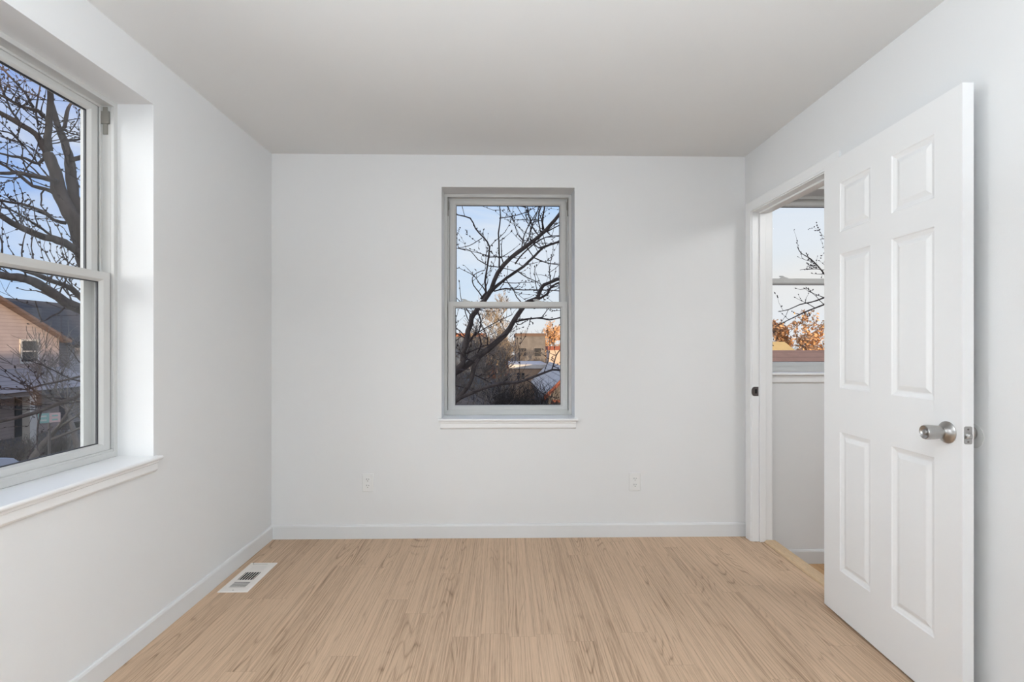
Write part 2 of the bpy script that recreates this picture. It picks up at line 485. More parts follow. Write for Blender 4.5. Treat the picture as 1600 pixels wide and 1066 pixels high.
def make_window(name, fn, W, zmeet, label, locks, brackets=True, horn=0.018):
    s0, s1, z0, z1 = W
    cs = (s0 + s1) / 2
    root = empty(name, fn(cs, 0, z0)); root['kind'] = 'structure'
    D = 0.148
    # master frame: face, stepped jamb channels, sill
    b = MB()
    picture_frame(b, fn, s0, s1, z0 + 0.001, z1, (0.020, 0.020, 0.018, 0.020), [(0, D), (1, D), (1, D + 0.014), (0.85, D + 0.016), (0.85, D + 0.122), (0, D + 0.122)])
    picture_frame(b, fn, s0 + 0.016, s1 - 0.016, z0 + 0.014, z1 - 0.016, (0.012, 0.012, 0.020, 0.010), [(0, D + 0.050), (1, D + 0.050), (1, D + 0.056), (0, D + 0.056)])
    picture_frame(b, fn, s0 + 0.016, s1 - 0.016, z0 + 0.014, z1 - 0.016, (0.040, 0.040, 0.022, 0.030), [(0, D + 0.094), (1, D + 0.094), (1, D + 0.108), (0.55, D + 0.110), (0.55, D + 0.122), (0, D + 0.122)])
    # sill steps
    b.box((s0 + 0.018, D + 0.004, z0 + 0.016), (s1 - 0.018, D + 0.120, z0 + 0.034), fn)
    b.box((s0 + 0.018, D + 0.0, z0 + 0.0185), (s1 - 0.018, D + 0.006, z0 + 0.026), fn)
    b.build('frame', M_vinyl, root, bevel=0.0012)
    # sashes
    zb, zt_ = z0 + 0.034, z1 - 0.020
    def sash(nm, a, b_, c, d, n0, ws, lock=0):
        m = MB()
        picture_frame(m, fn, a, b_, c, d, ws, [(0, n0), (0.74, n0), (0.80, n0 + 0.002), (1, n0 + 0.011), (1, n0 + 0.0135), (0.9, n0 + 0.0135), (0.9, n0 + 0.030), (0, n0 + 0.030)])
        o = m.build(nm, M_vinyl, root, bevel=0.0008)
        m = MB()
        picture_frame(m, fn, a + ws[0] * 0.93, b_ - ws[1] * 0.93, c + ws[2] * 0.93, d - ws[3] * 0.93, (0.006, 0.006, 0.005, 0.006), [(0, n0 + 0.0138), (1, n0 + 0.0138), (1, n0 + 0.022), (0, n0 + 0.022)])
        m.build('glazing_spacer', M_spacer, o)
        m = MB(); m.box((a + ws[0] * 0.92, n0 + 0.015, c + ws[2] * 0.92), (b_ - ws[1] * 0.92, n0 + 0.019, d - ws[3] * 0.92), fn)
        m.build('glass', M_glass, o)
        return o
    lo = sash('lower_sash', s0 + 0.024, s1 - 0.024, zb, zmeet, D + 0.012, (0.046, 0.046, 0.030, 0.040))
    up = sash('upper_sash', s0 + 0.030, s1 - 0.030, zmeet - 0.036, zt_, D + 0.058, (0.042, 0.042, 0.034, 0.036))
    # lift rail on the bottom rail
    # cam locks on the meeting rail
    for q in locks:
        m = MB()
        sc = s0 + (s1 - s0) * q
        m.loops([[fn(sc + (w_) * math.cos(t), D + 0.030 + 0.011 * math.sin(t), zmeet + hz) for t in (2 * math.pi * k / 18 for k in range(18))] for w_, hz in ((0.030, 0.0), (0.030, 0.004), (0.022, 0.008), (0.008, 0.010))])
        m.tube([fn(sc, D + 0.030, zmeet + 0.010), fn(sc - 0.010, D + 0.024, zmeet + 0.0135), fn(sc - 0.034, D + 0.020, zmeet + 0.0145)], [0.006, 0.0055, 0.004], 8)
        m.build('sash_lock', M_vinyl, lo, smooth=True)
    if brackets:
        for sd in (0, 1):
            m = MB()
            e = s0 + 0.0172 if sd == 0 else s1 - 0.0172
            k = 1 if sd == 0 else -1
            m.box((e, D + 0.026, z1 - 0.135), (e + k * 0.006, D + 0.044, z1 - 0.022), fn)
            m.box((e, D + 0.018, z1 - 0.092), (e + k * 0.009, D + 0.050, z1 - 0.040), fn)
            o = m.build('balance_bracket', M_bracket, root, bevel=0.001)
            o['label'] = 'taupe plastic sash balance bracket'
    # stool and apron
    b = MB()
    for a, c, n0, n1 in ((s0 - horn, s1 + horn, -0.030, 0.0), (s0, s1, 0.0, D + 0.002)):
        if n0 < 0:
            prof_ = [(n1, z0), (n0 + 0.004, z0), (n0 + 0.0012, z0 - 0.003), (n0, z0 - 0.008), (n0 + 0.0012, z0 - 0.013), (n0 + 0.004, z0 - 0.016), (n1, z0 - 0.016)]
            b.loops([[fn(s_, n, z) for n, z in prof_] for s_ in (a, c)])
        else:
            b.box((a, n0, z0 - 0.016), (c, n1, z0), fn)
    b.build('stool', M_trim, root)
    b = MB()
    prof_ = [(0, z0 - 0.017), (-0.018, z0 - 0.017), (-0.018, z0 - 0.027), (-0.0135, z0 - 0.030), (-0.0135, z0 - 0.056), (-0.010, z0 - 0.062), (-0.0035, z0 - 0.066), (0, z0 - 0.066)]
    b.loops([[fn(s_, n, z) for n, z in prof_] for s_ in (s0 - horn + 0.012, s1 + horn - 0.012)])
    b.build('apron', M_trim, root)
    return root


make_window('window_1', fb, W1, 1.512, '', (0.17, 0.74))
make_window('window_2', fl, W2, 1.517, '', (0.42,))
make_window('window_3', fb, W3, 1.672, '', (0.24, 0.76), brackets=False)


# ------------------------------------------------------------------ the six-panel door, swung back along the right wall
DW, DT, DZ0, DZ1 = 0.758, 0.035, 0.011, 2.058
HX, HY = 1.504, 2.357
DANG = math.radians(2.80)
door = empty('door_1', (HX, HY, 0.0)); door['kind'] = 'structure'
# local frame: a along the door from hinge to latch (towards the camera), t through the thickness towards the wall
da = Vector((-math.sin(DANG), -math.cos(DANG), 0)); dt = Vector((math.cos(DANG), -math.sin(DANG), 0))
dp = lambda a, t, z: da * a + dt * t + Vector((0, 0, z))
cols = ((0.119, 0.320), (0.440, 0.645)); rows = ((0.217, 0.835), (1.030, 1.625), (1.722, 1.942))
b = MB()
for side in (0, 1):
    T = (lambda d: d) if side == 0 else (lambda d: DT - d)
    ax = sorted({0.0, DW, *[x for c in cols for x in c]}); az = sorted({DZ0, DZ1, *[x for c in rows for x in c]})
    for i in range(len(ax) - 1):
        for j in range(len(az) - 1):
            a0, a1, q0, q1 = ax[i], ax[i + 1], az[j], az[j + 1]
            if (a0, a1) in cols and (q0, q1) in rows:
                rg = []
                for ins, d in ((0, 0), (0.004, 0.0035), (0.010, 0.0055), (0.016, 0.0080), (0.021, 0.0085), (0.036, 0.0030), (0.040, 0.0022)):
                    rg.append([dp(a0 + ins, T(d), q0 + ins), dp(a1 - ins, T(d), q0 + ins), dp(a1 - ins, T(d), q1 - ins), dp(a0 + ins, T(d), q1 - ins)])
                b.loops(rg, True, False); b.poly(rg[-1])
            else:
                b.poly([dp(a0, T(0), q0), dp(a1, T(0), q0), dp(a1, T(0), q1), dp(a0, T(0), q1)])
b.poly([dp(0, 0, DZ0), dp(DW, 0, DZ0), dp(DW, DT, DZ0), dp(0, DT, DZ0)]); b.poly([dp(0, 0, DZ1), dp(DW, 0, DZ1), dp(DW, DT, DZ1), dp(0, DT, DZ1)])
b.poly([dp(0, 0, DZ0), dp(0, 0, DZ1), dp(0, DT, DZ1), dp(0, DT, DZ0)]); b.poly([dp(DW, 0, DZ0), dp(DW, 0, DZ1), dp(DW, DT, DZ1), dp(DW, DT, DZ0)])
leaf = b.build('door_leaf', M_door, door, local=True, recalc=False)
bm = bmesh.new(); bm.from_mesh(leaf.data); bmesh.ops.remove_doubles(bm, verts=bm.verts, dist=1e-5); bmesh.ops.recalc_face_normals(bm, faces=bm.faces); bm.to_mesh(leaf.data); bm.free()
KA, KZ = 0.700, 0.931
def knob_part(sgn, length):
    o = dp(KA, 0 if sgn < 0 else DT, KZ); axv = dt * sgn
    m = MB(); m.lathe([(0.0360, 0), (0.0365, 0.003), (0.0345, 0.006), (0.024, 0.011), (0.0165, 0.0165), (0.0145, 0.019)], o, axv, 48)
    ro = m.build('door_rose', M_metal, door, local=True, smooth=True)
    L_ = length
    m = MB(); m.lathe([(0.0140, 0.015), (0.0150, 0.0175), (0.0190, 0.0215), (0.0218, 0.029), (0.0236, L_ * 0.60 if L_ > 0.05 else 0.031), (0.0244, L_ * 0.80), (0.0240, L_ * 0.93), (0.0228, L_ * 0.99), (0.0212, L_), (0.0195, L_ - 0.002), (0.0115, L_ - 0.0065), (0.0105, L_ - 0.0065)] + ([(0.0090, L_ - 0.001), (0.006, L_ + 0.0005), (0.001, L_ + 0.001)] if L_ > 0.05 else [(0.001, L_ - 0.0065)]), o, axv, 48)
    m.build('door_knob', M_metal, door, local=True, smooth=True)
knob_part(-1, 0.076)
knob_part(1, 0.0425)
m = MB()      # latch plate in the door's edge
e0 = DW + 0.0008
rr = []
for a_, z_ in ((0.0055, -0.0255), (0.0045, -0.028), (-0.0, -0.0285)): pass
pts = []
hw, hh, rc = 0.0125, 0.0285, 0.005
for cx_, cz_, a0 in ((hw - rc, hh - rc, 0), (-hw + rc, hh - rc, 90), (-hw + rc, -hh + rc, 180), (hw - rc, -hh + rc, 270)):
    for k in range(5):
        t = math.radians(a0 + k * 22.5); pts.append((cx_ + rc * math.cos(t), cz_ + rc * math.sin(t)))
m.loops([[dp(e, DT / 2 + x_, KZ + z_) for x_, z_ in pts] for e in (DW - 0.001, e0)])
lp = m.build('latch_plate', M_metal, door, local=True)
m = MB()
bp = [(-0.0095, -0.0095), (0.0085, -0.0095), (0.0095, 0.0), (0.0085, 0.0075), (-0.004, 0.0075), (-0.0095, 0.001)]
m.loops([[dp(e, DT / 2 + x_ * q, KZ + z_ * q - 0.002) for x_, z_ in bp] for e, q in ((DW, 1), (DW + 0.007, 0.95), (DW + 0.011, 0.6))])
m.build('latch_bolt', M_metal, lp, local=True, bevel=0.0006)
for sz in (0.019, -0.021):
    m = MB(); m.lathe([(0.0032, 0), (0.0030, 0.0008), (0.001, 0.0010)], dp(e0 - 0.0001, DT / 2, KZ + sz), da, 14); m.build('screw', M_dark, lp, local=True)
for hz in (0.22, 1.03, 1.85):   # hinges at the wall side
    m = MB(); m.tube([dp(-0.004, DT + 0.0035, hz - 0.044), dp(-0.004, DT + 0.0035, hz + 0.044)], 0.0055, 14)
    m.box((0, 0, 0), (1, 1, 1), lambda x, y, z: dp(-0.0015 + 0.0016 * x, 0.004 + (DT - 0.003) * y, hz - 0.044 + 0.088 * z))
    m.build('hinge', M_metal, door, local=True)

# round wall bumper behind the knob
m = MB(); m.lathe([(0.040, 0), (0.0395, 0.0015), (0.034, 0.0032), (0.020, 0.0040), (0.001, 0.0040)], (XR, 1.652, 0.921), (-1, 0, 0), 48)
tag(m.build('wall_bumper', M_bump, smooth=True), 'round translucent door bumper stuck on the wall behind the open door knob', 'door bumper')


# ------------------------------------------------------------------ outlets
def outlet(x, z, label):
    r = empty('wall_outlet', (x, YB, z - 0.0575))
    tag(r, label, 'outlet', 'duplex outlets low on the back wall')
    def T(sx, n, sz): return (sx, -n, sz + 0.0575)
    m = MB()
    w_, h_ = 0.035, 0.0575
    m.loops([[T(-a, n, -c), T(a, n, -c), T(a, n, c), T(-a, n, c)] for a, c, n in ((w_, h_, 0), (w_, h_, 0.003), (w_ - 0.003, h_ - 0.003, 0.0055))])
    pl = m.build('cover_plate', M_plastic, r, local=True); m = MB()
    m.lathe([(0.0032, 0), (0.0028, 0.001), (0.0008, 0.0013)], T(0, 0.0055, 0), (0, -1, 0), 14); m.build('screw', M_plastic, pl, local=True)
    for cz in (-0.0195, 0.0195):
        m = MB(); pts = []
        for k in range(32):
            t = 2 * math.pi * k / 32
            pts.append((0.0172 * math.cos(t), max(-0.0135, min(0.0135, 0.0172 * math.sin(t)))))
        m.loops([[T(px, n, cz + pz) for px, pz in pts] for n in (0.005, 0.0075)])
        rc_ = m.build('receptacle', M_plastic, r, local=True)
        for sx, hh_ in ((-0.0064, 0.0046), (0.0064, 0.0038)):
            m = MB(); m.box((0, 0, 0), (1, 1, 1), lambda a, c, d: T(sx - 0.0012 + 0.0024 * a, 0.0072 + 0.0005 * c, cz + 0.0035 + (2 * d - 1) * hh_)); m.build('slot', M_hole, rc_, local=True)
        m = MB(); m.lathe([(0.0025, 0), (0.0025, 0.0005)], T(0, 0.0072, cz - 0.0075), (0, -1, 0), 12); m.build('ground_hole', M_hole, rc_, local=True)
    return r


outlet(-0.855, 0.352, 'white duplex wall outlet low on the back wall left of the window')
outlet(0.841, 0.350, 'white duplex wall outlet low on the back wall right of the window')

# ------------------------------------------------------------------ floor register
rx0, rx1, ry0, ry1 = -1.411, -1.262, 2.533, 2.872
rxc = (rx0 + rx1) / 2
reg = empty('floor_register', (rxc, (ry0 + ry1) / 2, 0.0))
tag(reg, 'cream metal floor vent register with slotted grille lying by the left baseboard', 'floor vent')
bx0, bx1 = rxc - 0.042, rxc + 0.040
banks = ((2.577, 2.641, 'x'), (2.660, 2.753, 'y'), (2.772, 2.832, 'x'))
ins = 0.004
m = MB()
zt_ = 0.0045
# plate as a grid with three slotted openings
def plate_with_holes(mb, x0, x1, y0, y1, holes, z0, z1):
    ys = sorted({y0, y1, *[q for h in holes for q in h[2:4]]})
    for j in range(len(ys) - 1):
        hs = [h for h in holes if h[2] <= ys[j] + 1e-9 and h[3] >= ys[j + 1] - 1e-9]
        xs = [x0]
        for h in sorted(hs): xs += [h[0], h[1]]
        xs.append(x1)
        for k in range(0, len(xs), 2): mb.box((xs[k], ys[j], z0), (xs[k + 1], ys[j + 1], z1))
plate_with_holes(m, rx0 + ins, rx1 - ins, ry0 + ins, ry1 - ins, [(bx0, bx1, a, c) for a, c, _ in banks], 0.0025, zt_)
m.loops([[(rx0, ry0, 0.0005), (rx1, ry0, 0.0005), (rx1, ry1, 0.0005), (rx0, ry1, 0.0005)], [(rx0 + ins, ry0 + ins, zt_), (rx1 - ins, ry0 + ins, zt_), (rx1 - ins, ry1 - ins, zt_), (rx0 + ins, ry1 - ins, zt_)]], True, False)
m.build('register_plate', M_reg, reg)
m = MB(); m.box((bx0 - 0.004, banks[0][0] - 0.004, 0.0004), (bx1 + 0.004, banks[2][1] + 0.004, 0.0024)); m.build('duct_shade_sheet', M_hole, reg)  # near-black sheet under the louvers, standing in for the duct's shade
for a, c, ax_ in banks:
    if ax_ == 'y':
        nsl = 6
        for k in range(nsl):
            xk = bx0 + (bx1 - bx0) * (k + 0.5) / nsl
            m = MB(); m.loops([[(xk - 0.0022, y, 0.0026), (xk + 0.0012, y, 0.0026), (xk + 0.0022, y, zt_), (xk - 0.0012, y, zt_)] for y in (a, c)])
            m.build('louver', M_reg, reg)
    else:
        nsl = 7
        tilt = 1 if a < 2.7 else -1
        for k in range(nsl):
            yk = a + (c - a) * (k + 0.5) / nsl
            wv = 0.0014 if tilt > 0 else 0.0032
            m = MB(); m.loops([[(x, yk - wv, 0.0030), (x, yk + wv, 0.0030), (x, yk + wv, zt_ - 0.0003), (x, yk - wv, zt_ - 0.0003)] for x in (bx0, bx1)])
            m.build('louver', M_reg, reg)
m = MB(); m.tube([(bx0 - 0.006, 2.846, zt_), (bx0 - 0.006, 2.846, zt_ + 0.008), (bx0 - 0.004, 2.850, zt_ + 0.009)], 0.0018, 8); m.box((bx0 - 0.006, 2.8485, zt_), (bx1 - 0.012, 2.8515, zt_ + 0.0004)); m.build('damper_lever', M_bracket, reg)
for yy in (2.549,):
    m = MB(); m.lathe([(0.0035, 0), (0.003, 0.0008), (0.001, 0.001)], (rxc - 0.004, yy, zt_), (0, 0, 1), 12); m.build('screw', M_metal, reg)
#@@OUTSIDE@@
# ------------------------------------------------------------------ outside: ground and street
ZG = -3.35
M_bark = mat('grey_brown_bark', (0.105, 0.085, 0.078), 0.95, var=0.35, vscale=14, bump=0.6, bscale=60, stretch=(1, 1, 0.35))
M_twig = mat('twig_bark', (0.070, 0.055, 0.055), 0.9, var=0.25, vscale=9)
M_farbark = mat('far_bark', (0.19, 0.172, 0.160), 0.95, var=0.3, vscale=3)
M_paletwig = mat('pale_twigs', (0.36, 0.30, 0.22), 0.95, var=0.25, vscale=3)
M_leaf = mat('dry_orange_leaves', (0.78, 0.45, 0.23), 0.8, var=0.4, vscale=2.5)
M_hedge = mat('dark_hedge_twigs', (0.055, 0.05, 0.05), 0.95, var=0.3, vscale=3)
M_grass = mat('winter_lawn', (0.115, 0.105, 0.095), 0.95, var=0.35, vscale=0.8)
M_asph = mat('asphalt', (0.10, 0.10, 0.105), 0.9, var=0.2, vscale=2)
b = MB(); b.box((-160, 4.2, ZG - 0.3), (160, 260, ZG)); b.box((-160, -60, ZG - 0.3), (XL - TW - 0.2, 4.2, ZG)); b.build('ground', M_grass, kind='structure')
b = MB(); b.box((-17.5, -60, ZG + 0.002), (-9.5, 250, ZG + 0.02)); b.build('road', M_asph, kind='structure')


# ------------------------------------------------------------------ the near tree, limb by limb
def smooth_path(pts, rad, step=0.10):
    """Catmull-Rom through the points, with a little knotty wander."""
    P = [pts[0] + (pts[0] - pts[1])] + list(pts) + [pts[-1] + (pts[-1] - pts[-2])]
    o = []; r = []
    for k in range(1, len(P) - 2):
        p0, p1, p2, p3 = P[k - 1:k + 3]
        n = max(2, int((p2 - p1).length / step))
        for j in range(n):
            t = j / n
            q = 0.5 * ((2 * p1) + (p2 - p0) * t + (2 * p0 - 5 * p1 + 4 * p2 - p3) * t * t + (3 * p1 - p0 - 3 * p2 + p3) * t ** 3)
            rr = rad[k - 1] * (1 - t) + rad[k] * t
            q = q + Vector((RND.uniform(-1, 1), RND.uniform(-1, 1), RND.uniform(-1, 1))) * min(0.25 * rr, 0.008)
            o.append(q); r.append(rr * RND.uniform(0.93, 1.10))
    o.append(P[-2]); r.append(rad[-1])
    return o, r


tree = empty('street_tree', (-2.45, 5.75, ZG))
tag(tree, 'large bare budding tree with spreading grey limbs just outside the left and back windows', 'tree')
twigs = MB()


def bud(p, d, l=0.030, r=0.0085):
    twigs.octa(p, d, l, r)


def twig(p, d, length, r, depth=0):
    n = max(3, int(length / 0.075))
    pts = [Vector(p)]; d = d.normalized()
    for k in range(n):
        d = (d + Vector((RND.uniform(-1, 1), RND.uniform(-1, 1), RND.uniform(-0.7, 1.0))) * 0.30).normalized()
        pts.append(pts[-1] + d * (length / n))
    rad = [r * (1 - 0.65 * k / n) for k in range(n + 1)]
    twigs.tube(pts, rad, 4, caps=False)
    for k in range(1, n + 1):
        if RND.random() < 0.75 or k == n:
            e = Vector((RND.uniform(-1, 1), RND.uniform(-1, 1), RND.uniform(-0.2, 1))).normalized()
            e = (d + e).normalized()
            bud(pts[k] + e * 0.012, e, RND.uniform(0.022, 0.042), RND.uniform(0.006, 0.010))
        if depth < 1 and RND.random() < 0.26:
            side = (d + Vector((RND.uniform(-1, 1), RND.uniform(-1, 1), RND.uniform(-0.6, 1.1))) * 1.2).normalized()
            twig(pts[k], side, length * RND.uniform(0.3, 0.6), r * 0.65, depth + 1)


def limb(px, depths, widths, first=None, ntw=1.0, name='branch', tl=(0.25, 0.75)):
    """A limb traced along the directions it is seen in, at its own depths; widths are diameters in metres."""
    m_ = len(px)
    pts = []
    for k, (u, v) in enumerate(px):
        t = k / (m_ - 1)
        pts.append(atY(u, v, depths[0] * (1 - t) + depths[1] * t))
    rad = [(widths[0] * (1 - k / (m_ - 1)) + widths[1] * k / (m_ - 1)) / 2 for k in range(m_)]
    if first is not None:
        pts = [Vector(q) for q, _ in first] + pts
        rad = [q for _, q in first] + rad
    P, R = smooth_path(pts, rad)
    m = MB(); m.tube(P, R, 10 if max(R) > 0.02 else 7)
    m.build(name, M_bark if max(R) > 0.016 else M_twig, tree, smooth='all')
    n = int(ntw * 5.8 * sum((P[k + 1] - P[k]).length for k in range(len(P) - 1)))
    for _ in range(n):
        k = RND.randrange(1, len(P))
        ax_ = (P[min(k + 1, len(P) - 1)] - P[k - 1]).normalized()
        sd = Vector((RND.uniform(-1, 1), RND.uniform(-1, 1), RND.uniform(-0.5, 1.2)))
        sd = (sd - ax_ * sd.dot(ax_)).normalized()
        twig(P[k], (sd + ax_ * RND.uniform(0.0, 0.9)).normalized(), RND.uniform(*tl), min(R[k] * 0.6, RND.uniform(0.0045, 0.0085)))
    return P


FK = Vector((-2.35, 5.7, -1.05))
b = MB()
P_, R_ = smooth_path([Vector((-2.45, 5.75, ZG - 0.1)), Vector((-2.43, 5.74, -2.6)), Vector((-2.38, 5.70, -1.7)), FK, FK + Vector((0.02, -0.02, 0.35))], [0.30, 0.22, 0.19, 0.185, 0.12])
b.tube(P_, R_, 16); b.build('trunk', M_bark, tree, smooth='all')
FL = [(FK, 0.13), (Vector((-3.0, 5.55, 0.4)), 0.115), (Vector((-3.75, 5.40, 1.35)), 0.10)]
# left window: the two stems and their limbs
limb([(140, 420), (133, 392), (119, 350), (110, 335), (95, 307), (88, 282), (83, 257), (74, 240)], (5.3, 5.2), (0.165, 0.095), FL, 1.2, 'stem')
limb([(118, 345), (122, 333), (116, 307), (111, 282), (110, 257), (106, 240), (101, 222), (93, 204), (86, 180), (80, 160), (76, 142)], (5.35, 5.6), (0.125, 0.030), None, 1.3, 'stem')
limb([(74, 240), (67, 229), (56, 210), (34, 196), (8, 181), (-30, 160), (-70, 150)], (5.2, 5.0), (0.070, 0.030), None, 1.4)
limb([(76, 236), (75, 215), (76, 198), (78, 164), (78, 139)], (5.2, 5.15), (0.070, 0.048), None, 0.8)
limb([(93, 204), (101, 198), (105, 175), (108, 166), (115, 158), (120, 140)], (5.5, 5.7), (0.045, 0.015), None, 1.5)
limb([(111, 249), (125, 247), (133, 240), (145, 228), (160, 200)], (5.4, 5.7), (0.055, 0.020), None, 1.5)
limb([(102, 220), (110, 219), (127, 217), (138, 205), (150, 190)], (5.5, 5.9), (0.030, 0.012), None, 1.5)
limb([(88, 284), (78, 280), (51, 274), (25, 270), (0, 271), (-50, 262)], (5.2, 4.7), (0.055, 0.022), None, 1.5)
limb([(84, 301), (70, 296), (51, 291), (34, 277), (18, 266), (0, 255), (-40, 240)], (5.2, 5.0), (0.040, 0.018), None, 1.5)
limb([(103, 348), (84, 344), (68, 331), (34, 319), (0, 313), (-45, 300)], (5.3, 4.8), (0.036, 0.018), None, 1.3)
limb([(138, 416), (125, 398), (110, 385), (92, 376), (68, 370), (34, 357), (0, 336), (-60, 300)], (5.3, 4.4), (0.085, 0.040), None, 0.8)
limb([(104, 376), (81, 368), (66, 357), (51, 348), (17, 328), (-20, 318)], (5.1, 4.6), (0.024, 0.012), None, 1.2)
limb([(76, 188), (66, 181), (59, 173), (34, 166), (15, 157), (0, 148), (-40, 130)], (5.2, 5.0), (0.038, 0.018), None, 1.4)
limb([(52, 168), (42, 150), (34, 139), (16, 120), (0, 104), (-30, 80)], (5.1, 5.0), (0.024, 0.012), None, 1.4)
limb([(34, 196), (26, 184), (17, 172), (8, 150), (-2, 126)], (5.1, 5.3), (0.024, 0.010), None, 1.6)
limb([(74, 240), (60, 256), (40, 248), (18, 244), (0, 240), (-40, 232)], (5.2, 4.9), (0.034, 0.014), None, 1.6)
limb([(60, 196), (56, 172), (60, 150), (64, 128), (66, 100)], (5.2, 5.5), (0.020, 0.009), None, 1.6)
limb([(124, 320), (132, 300), (140, 280), (150, 262)], (5.4, 5.6), (0.022, 0.010), None, 1.4)
limb([(36, 228), (20, 210), (4, 205), (-20, 200)], (5.0, 4.7), (0.018, 0.009), None, 1.6)
# left window, lower sash: heavy low limbs
LL = [(FK + Vector((0, 0, 0.1)), 0.10), (Vector((-2.9, 5.3, 0.45)), 0.085)]
limb([(170, 500), (135, 488), (113, 477), (90, 464), (68, 450), (53, 440), (30, 434), (0, 430), (-60, 415)], (5.0, 3.9), (0.095, 0.055), LL, 1.7)
limb([(170, 498), (135, 473), (113, 452), (90, 443), (68, 434), (38, 422), (0, 408)], (5.1, 4.4), (0.055, 0.032), LL, 1.7)
limb([(93, 440), (107, 461), (120, 459), (136, 462)], (4.9, 5.1), (0.014, 0.008), None, 1.0)
limb([(170, 606), (135, 615), (112, 624), (80, 635), (48, 648), (0, 659), (-40, 668)], (5.1, 4.2), (0.036, 0.028), [(FK, 0.06), (Vector((-2.9, 5.4, -0.1)), 0.03)], 1.9)
limb([(160, 578), (135, 585), (104, 594), (64, 602), (40, 609), (10, 606)], (5.2, 4.6), (0.024, 0.010), [(FK + Vector((0, 0, .1)), 0.04), (Vector((-2.9, 5.5, 0.2)), 0.02)], 1.9)
limb([(104, 476), (92, 489), (80, 494), (66, 502), (58, 480), (55, 470)], (4.7, 4.5), (0.016, 0.008), None, 1.0)
# back window: limbs rising to the right
FR = [(FK, 0.12), (Vector((-1.55, 5.75, 0.15)), 0.075)]
limb([(690, 592), (714, 580), (730, 570), (751, 555), (777, 535), (797, 512), (809, 490), (818, 479), (826, 471), (840, 465), (845, 454), (850, 446), (870, 437), (890, 432), (920, 420)], (5.7, 6.3), (0.0798, 0.0286), FR, 1.1)
limb([(842, 467), (855, 460), (860, 450), (871, 443), (888, 438)], (6.2, 6.4), (0.0286, 0.0218), None, 1.3)
limb([(716, 577), (723, 564), (726, 542), (732, 518), (738, 494), (747, 482), (756, 470), (767, 453), (778, 426), (798, 404), (818, 387), (843, 369), (861, 351), (875, 333), (900, 300)], (5.7, 6.1), (0.0714, 0.0353), [(Vector((-0.95, 5.7, 0.5)), 0.05)], 1.2)
limb([(767, 455), (779, 444), (790, 436), (818, 416), (834, 402), (847, 388), (860, 382), (875, 378), (905, 366)], (5.9, 6.3), (0.0386, 0.0218), None, 1.3)
limb([(751, 467), (759, 457), (758, 440), (761, 418), (765, 386), (755, 371), (743, 357), (735, 341), (715, 336), (690, 328)], (5.8, 5.6), (0.0252, 0.0118), None, 1.5, tl=(0.15, 0.5))
limb([(780, 418), (780, 390), (779, 365), (782, 339), (780, 318), (778, 300)], (6.0, 5.7), (0.0202, 0.0084), None, 1.4, tl=(0.12, 0.4))
limb([(850, 362), (847, 345), (851, 325), (851, 300)], (6.1, 6.0), (0.0235, 0.0134), None, 1.5, tl=(0.15, 0.5))
limb([(845, 363), (843, 355), (841, 339), (846, 322), (850, 300)], (6.1, 5.8), (0.0168, 0.0101), None, 1.5, tl=(0.15, 0.5))
limb([(815, 389), (817, 375), (823, 358), (834, 339), (843, 325), (850, 310)], (6.0, 5.8), (0.0151, 0.0084), None, 1.7, tl=(0.15, 0.5))
limb([(816, 388), (826, 372), (832, 352), (838, 336), (844, 318)], (6.0, 6.3), (0.0134, 0.0084), None, 1.5, tl=(0.15, 0.5))
limb([(832, 358), (824, 348), (815, 334), (806, 320), (800, 305)], (6.0, 6.0), (0.0101, 0.0067), None, 1.5, tl=(0.15, 0.4))
limb([(855, 362), (866, 356), (878, 350)], (6.1, 6.2), (0.0168, 0.0118), None, 1.7, tl=(0.15, 0.4))
limb([(805, 412), (816, 398), (830, 385), (845, 374), (862, 369), (880, 368)], (6.0, 6.3), (0.0185, 0.0101), None, 1.7, tl=(0.15, 0.4))
limb([(780, 341), (800, 338), (818, 333), (833, 326), (845, 318)], (5.8, 5.7), (0.0109, 0.0067), None, 1.7, tl=(0.10, 0.3))
limb([(765, 416), (747, 406), (735, 392), (722, 389), (712, 388)], (5.8, 5.6), (0.0118, 0.0067), None, 1.7, tl=(0.10, 0.35))
limb([(753, 372), (744, 378), (733, 384), (715, 388)], (5.7, 5.6), (0.0101, 0.0067), None, 1.5, tl=(0.10, 0.3))
limb([(755, 467), (748, 456), (740, 446), (738, 434), (746, 426), (758, 422)], (5.8, 5.6), (0.0151, 0.0076), None, 1.7, tl=(0.15, 0.4))
limb([(765, 416), (776, 417), (790, 420), (806, 424), (820, 428)], (5.8, 6.0), (0.0118, 0.0067), None, 1.5, tl=(0.10, 0.35))
limb([(772, 455), (790, 451), (818, 453), (847, 453), (875, 455), (900, 458)], (5.9, 6.1), (0.0168, 0.0101), None, 1.7, tl=(0.10, 0.35))
limb([(835, 403), (852, 410), (866, 413), (880, 414)], (6.1, 6.3), (0.0151, 0.0084), None, 1.7, tl=(0.10, 0.35))
limb([(808, 423), (822, 433), (838, 440), (848, 446)], (6.0, 6.2), (0.0126, 0.0084), None, 1.5, tl=(0.10, 0.35))
limb([(797, 508), (806, 503), (818, 500), (829, 498), (846, 497), (858, 500), (876, 496), (900, 490)], (6.0, 6.3), (0.0252, 0.0151), None, 0.8, tl=(0.10, 0.35))
limb([(845, 498), (851, 490), (857, 482), (866, 474)], (6.2, 6.4), (0.0118, 0.0076), None, 1.5, tl=(0.10, 0.3))
limb([(748, 560), (741, 575), (735, 595), (726, 612), (714, 624), (690, 650)], (5.8, 5.6), (0.0462, 0.0504), None, 0.6)
limb([(690, 640), (721, 622), (749, 609), (779, 600), (809, 598), (835, 589), (863, 578), (876, 579), (900, 580)], (5.5, 6.0), (0.0437, 0.0185), [(FK, 0.08), (Vector((-1.5, 5.5, 0.0)), 0.045)], 0.7)
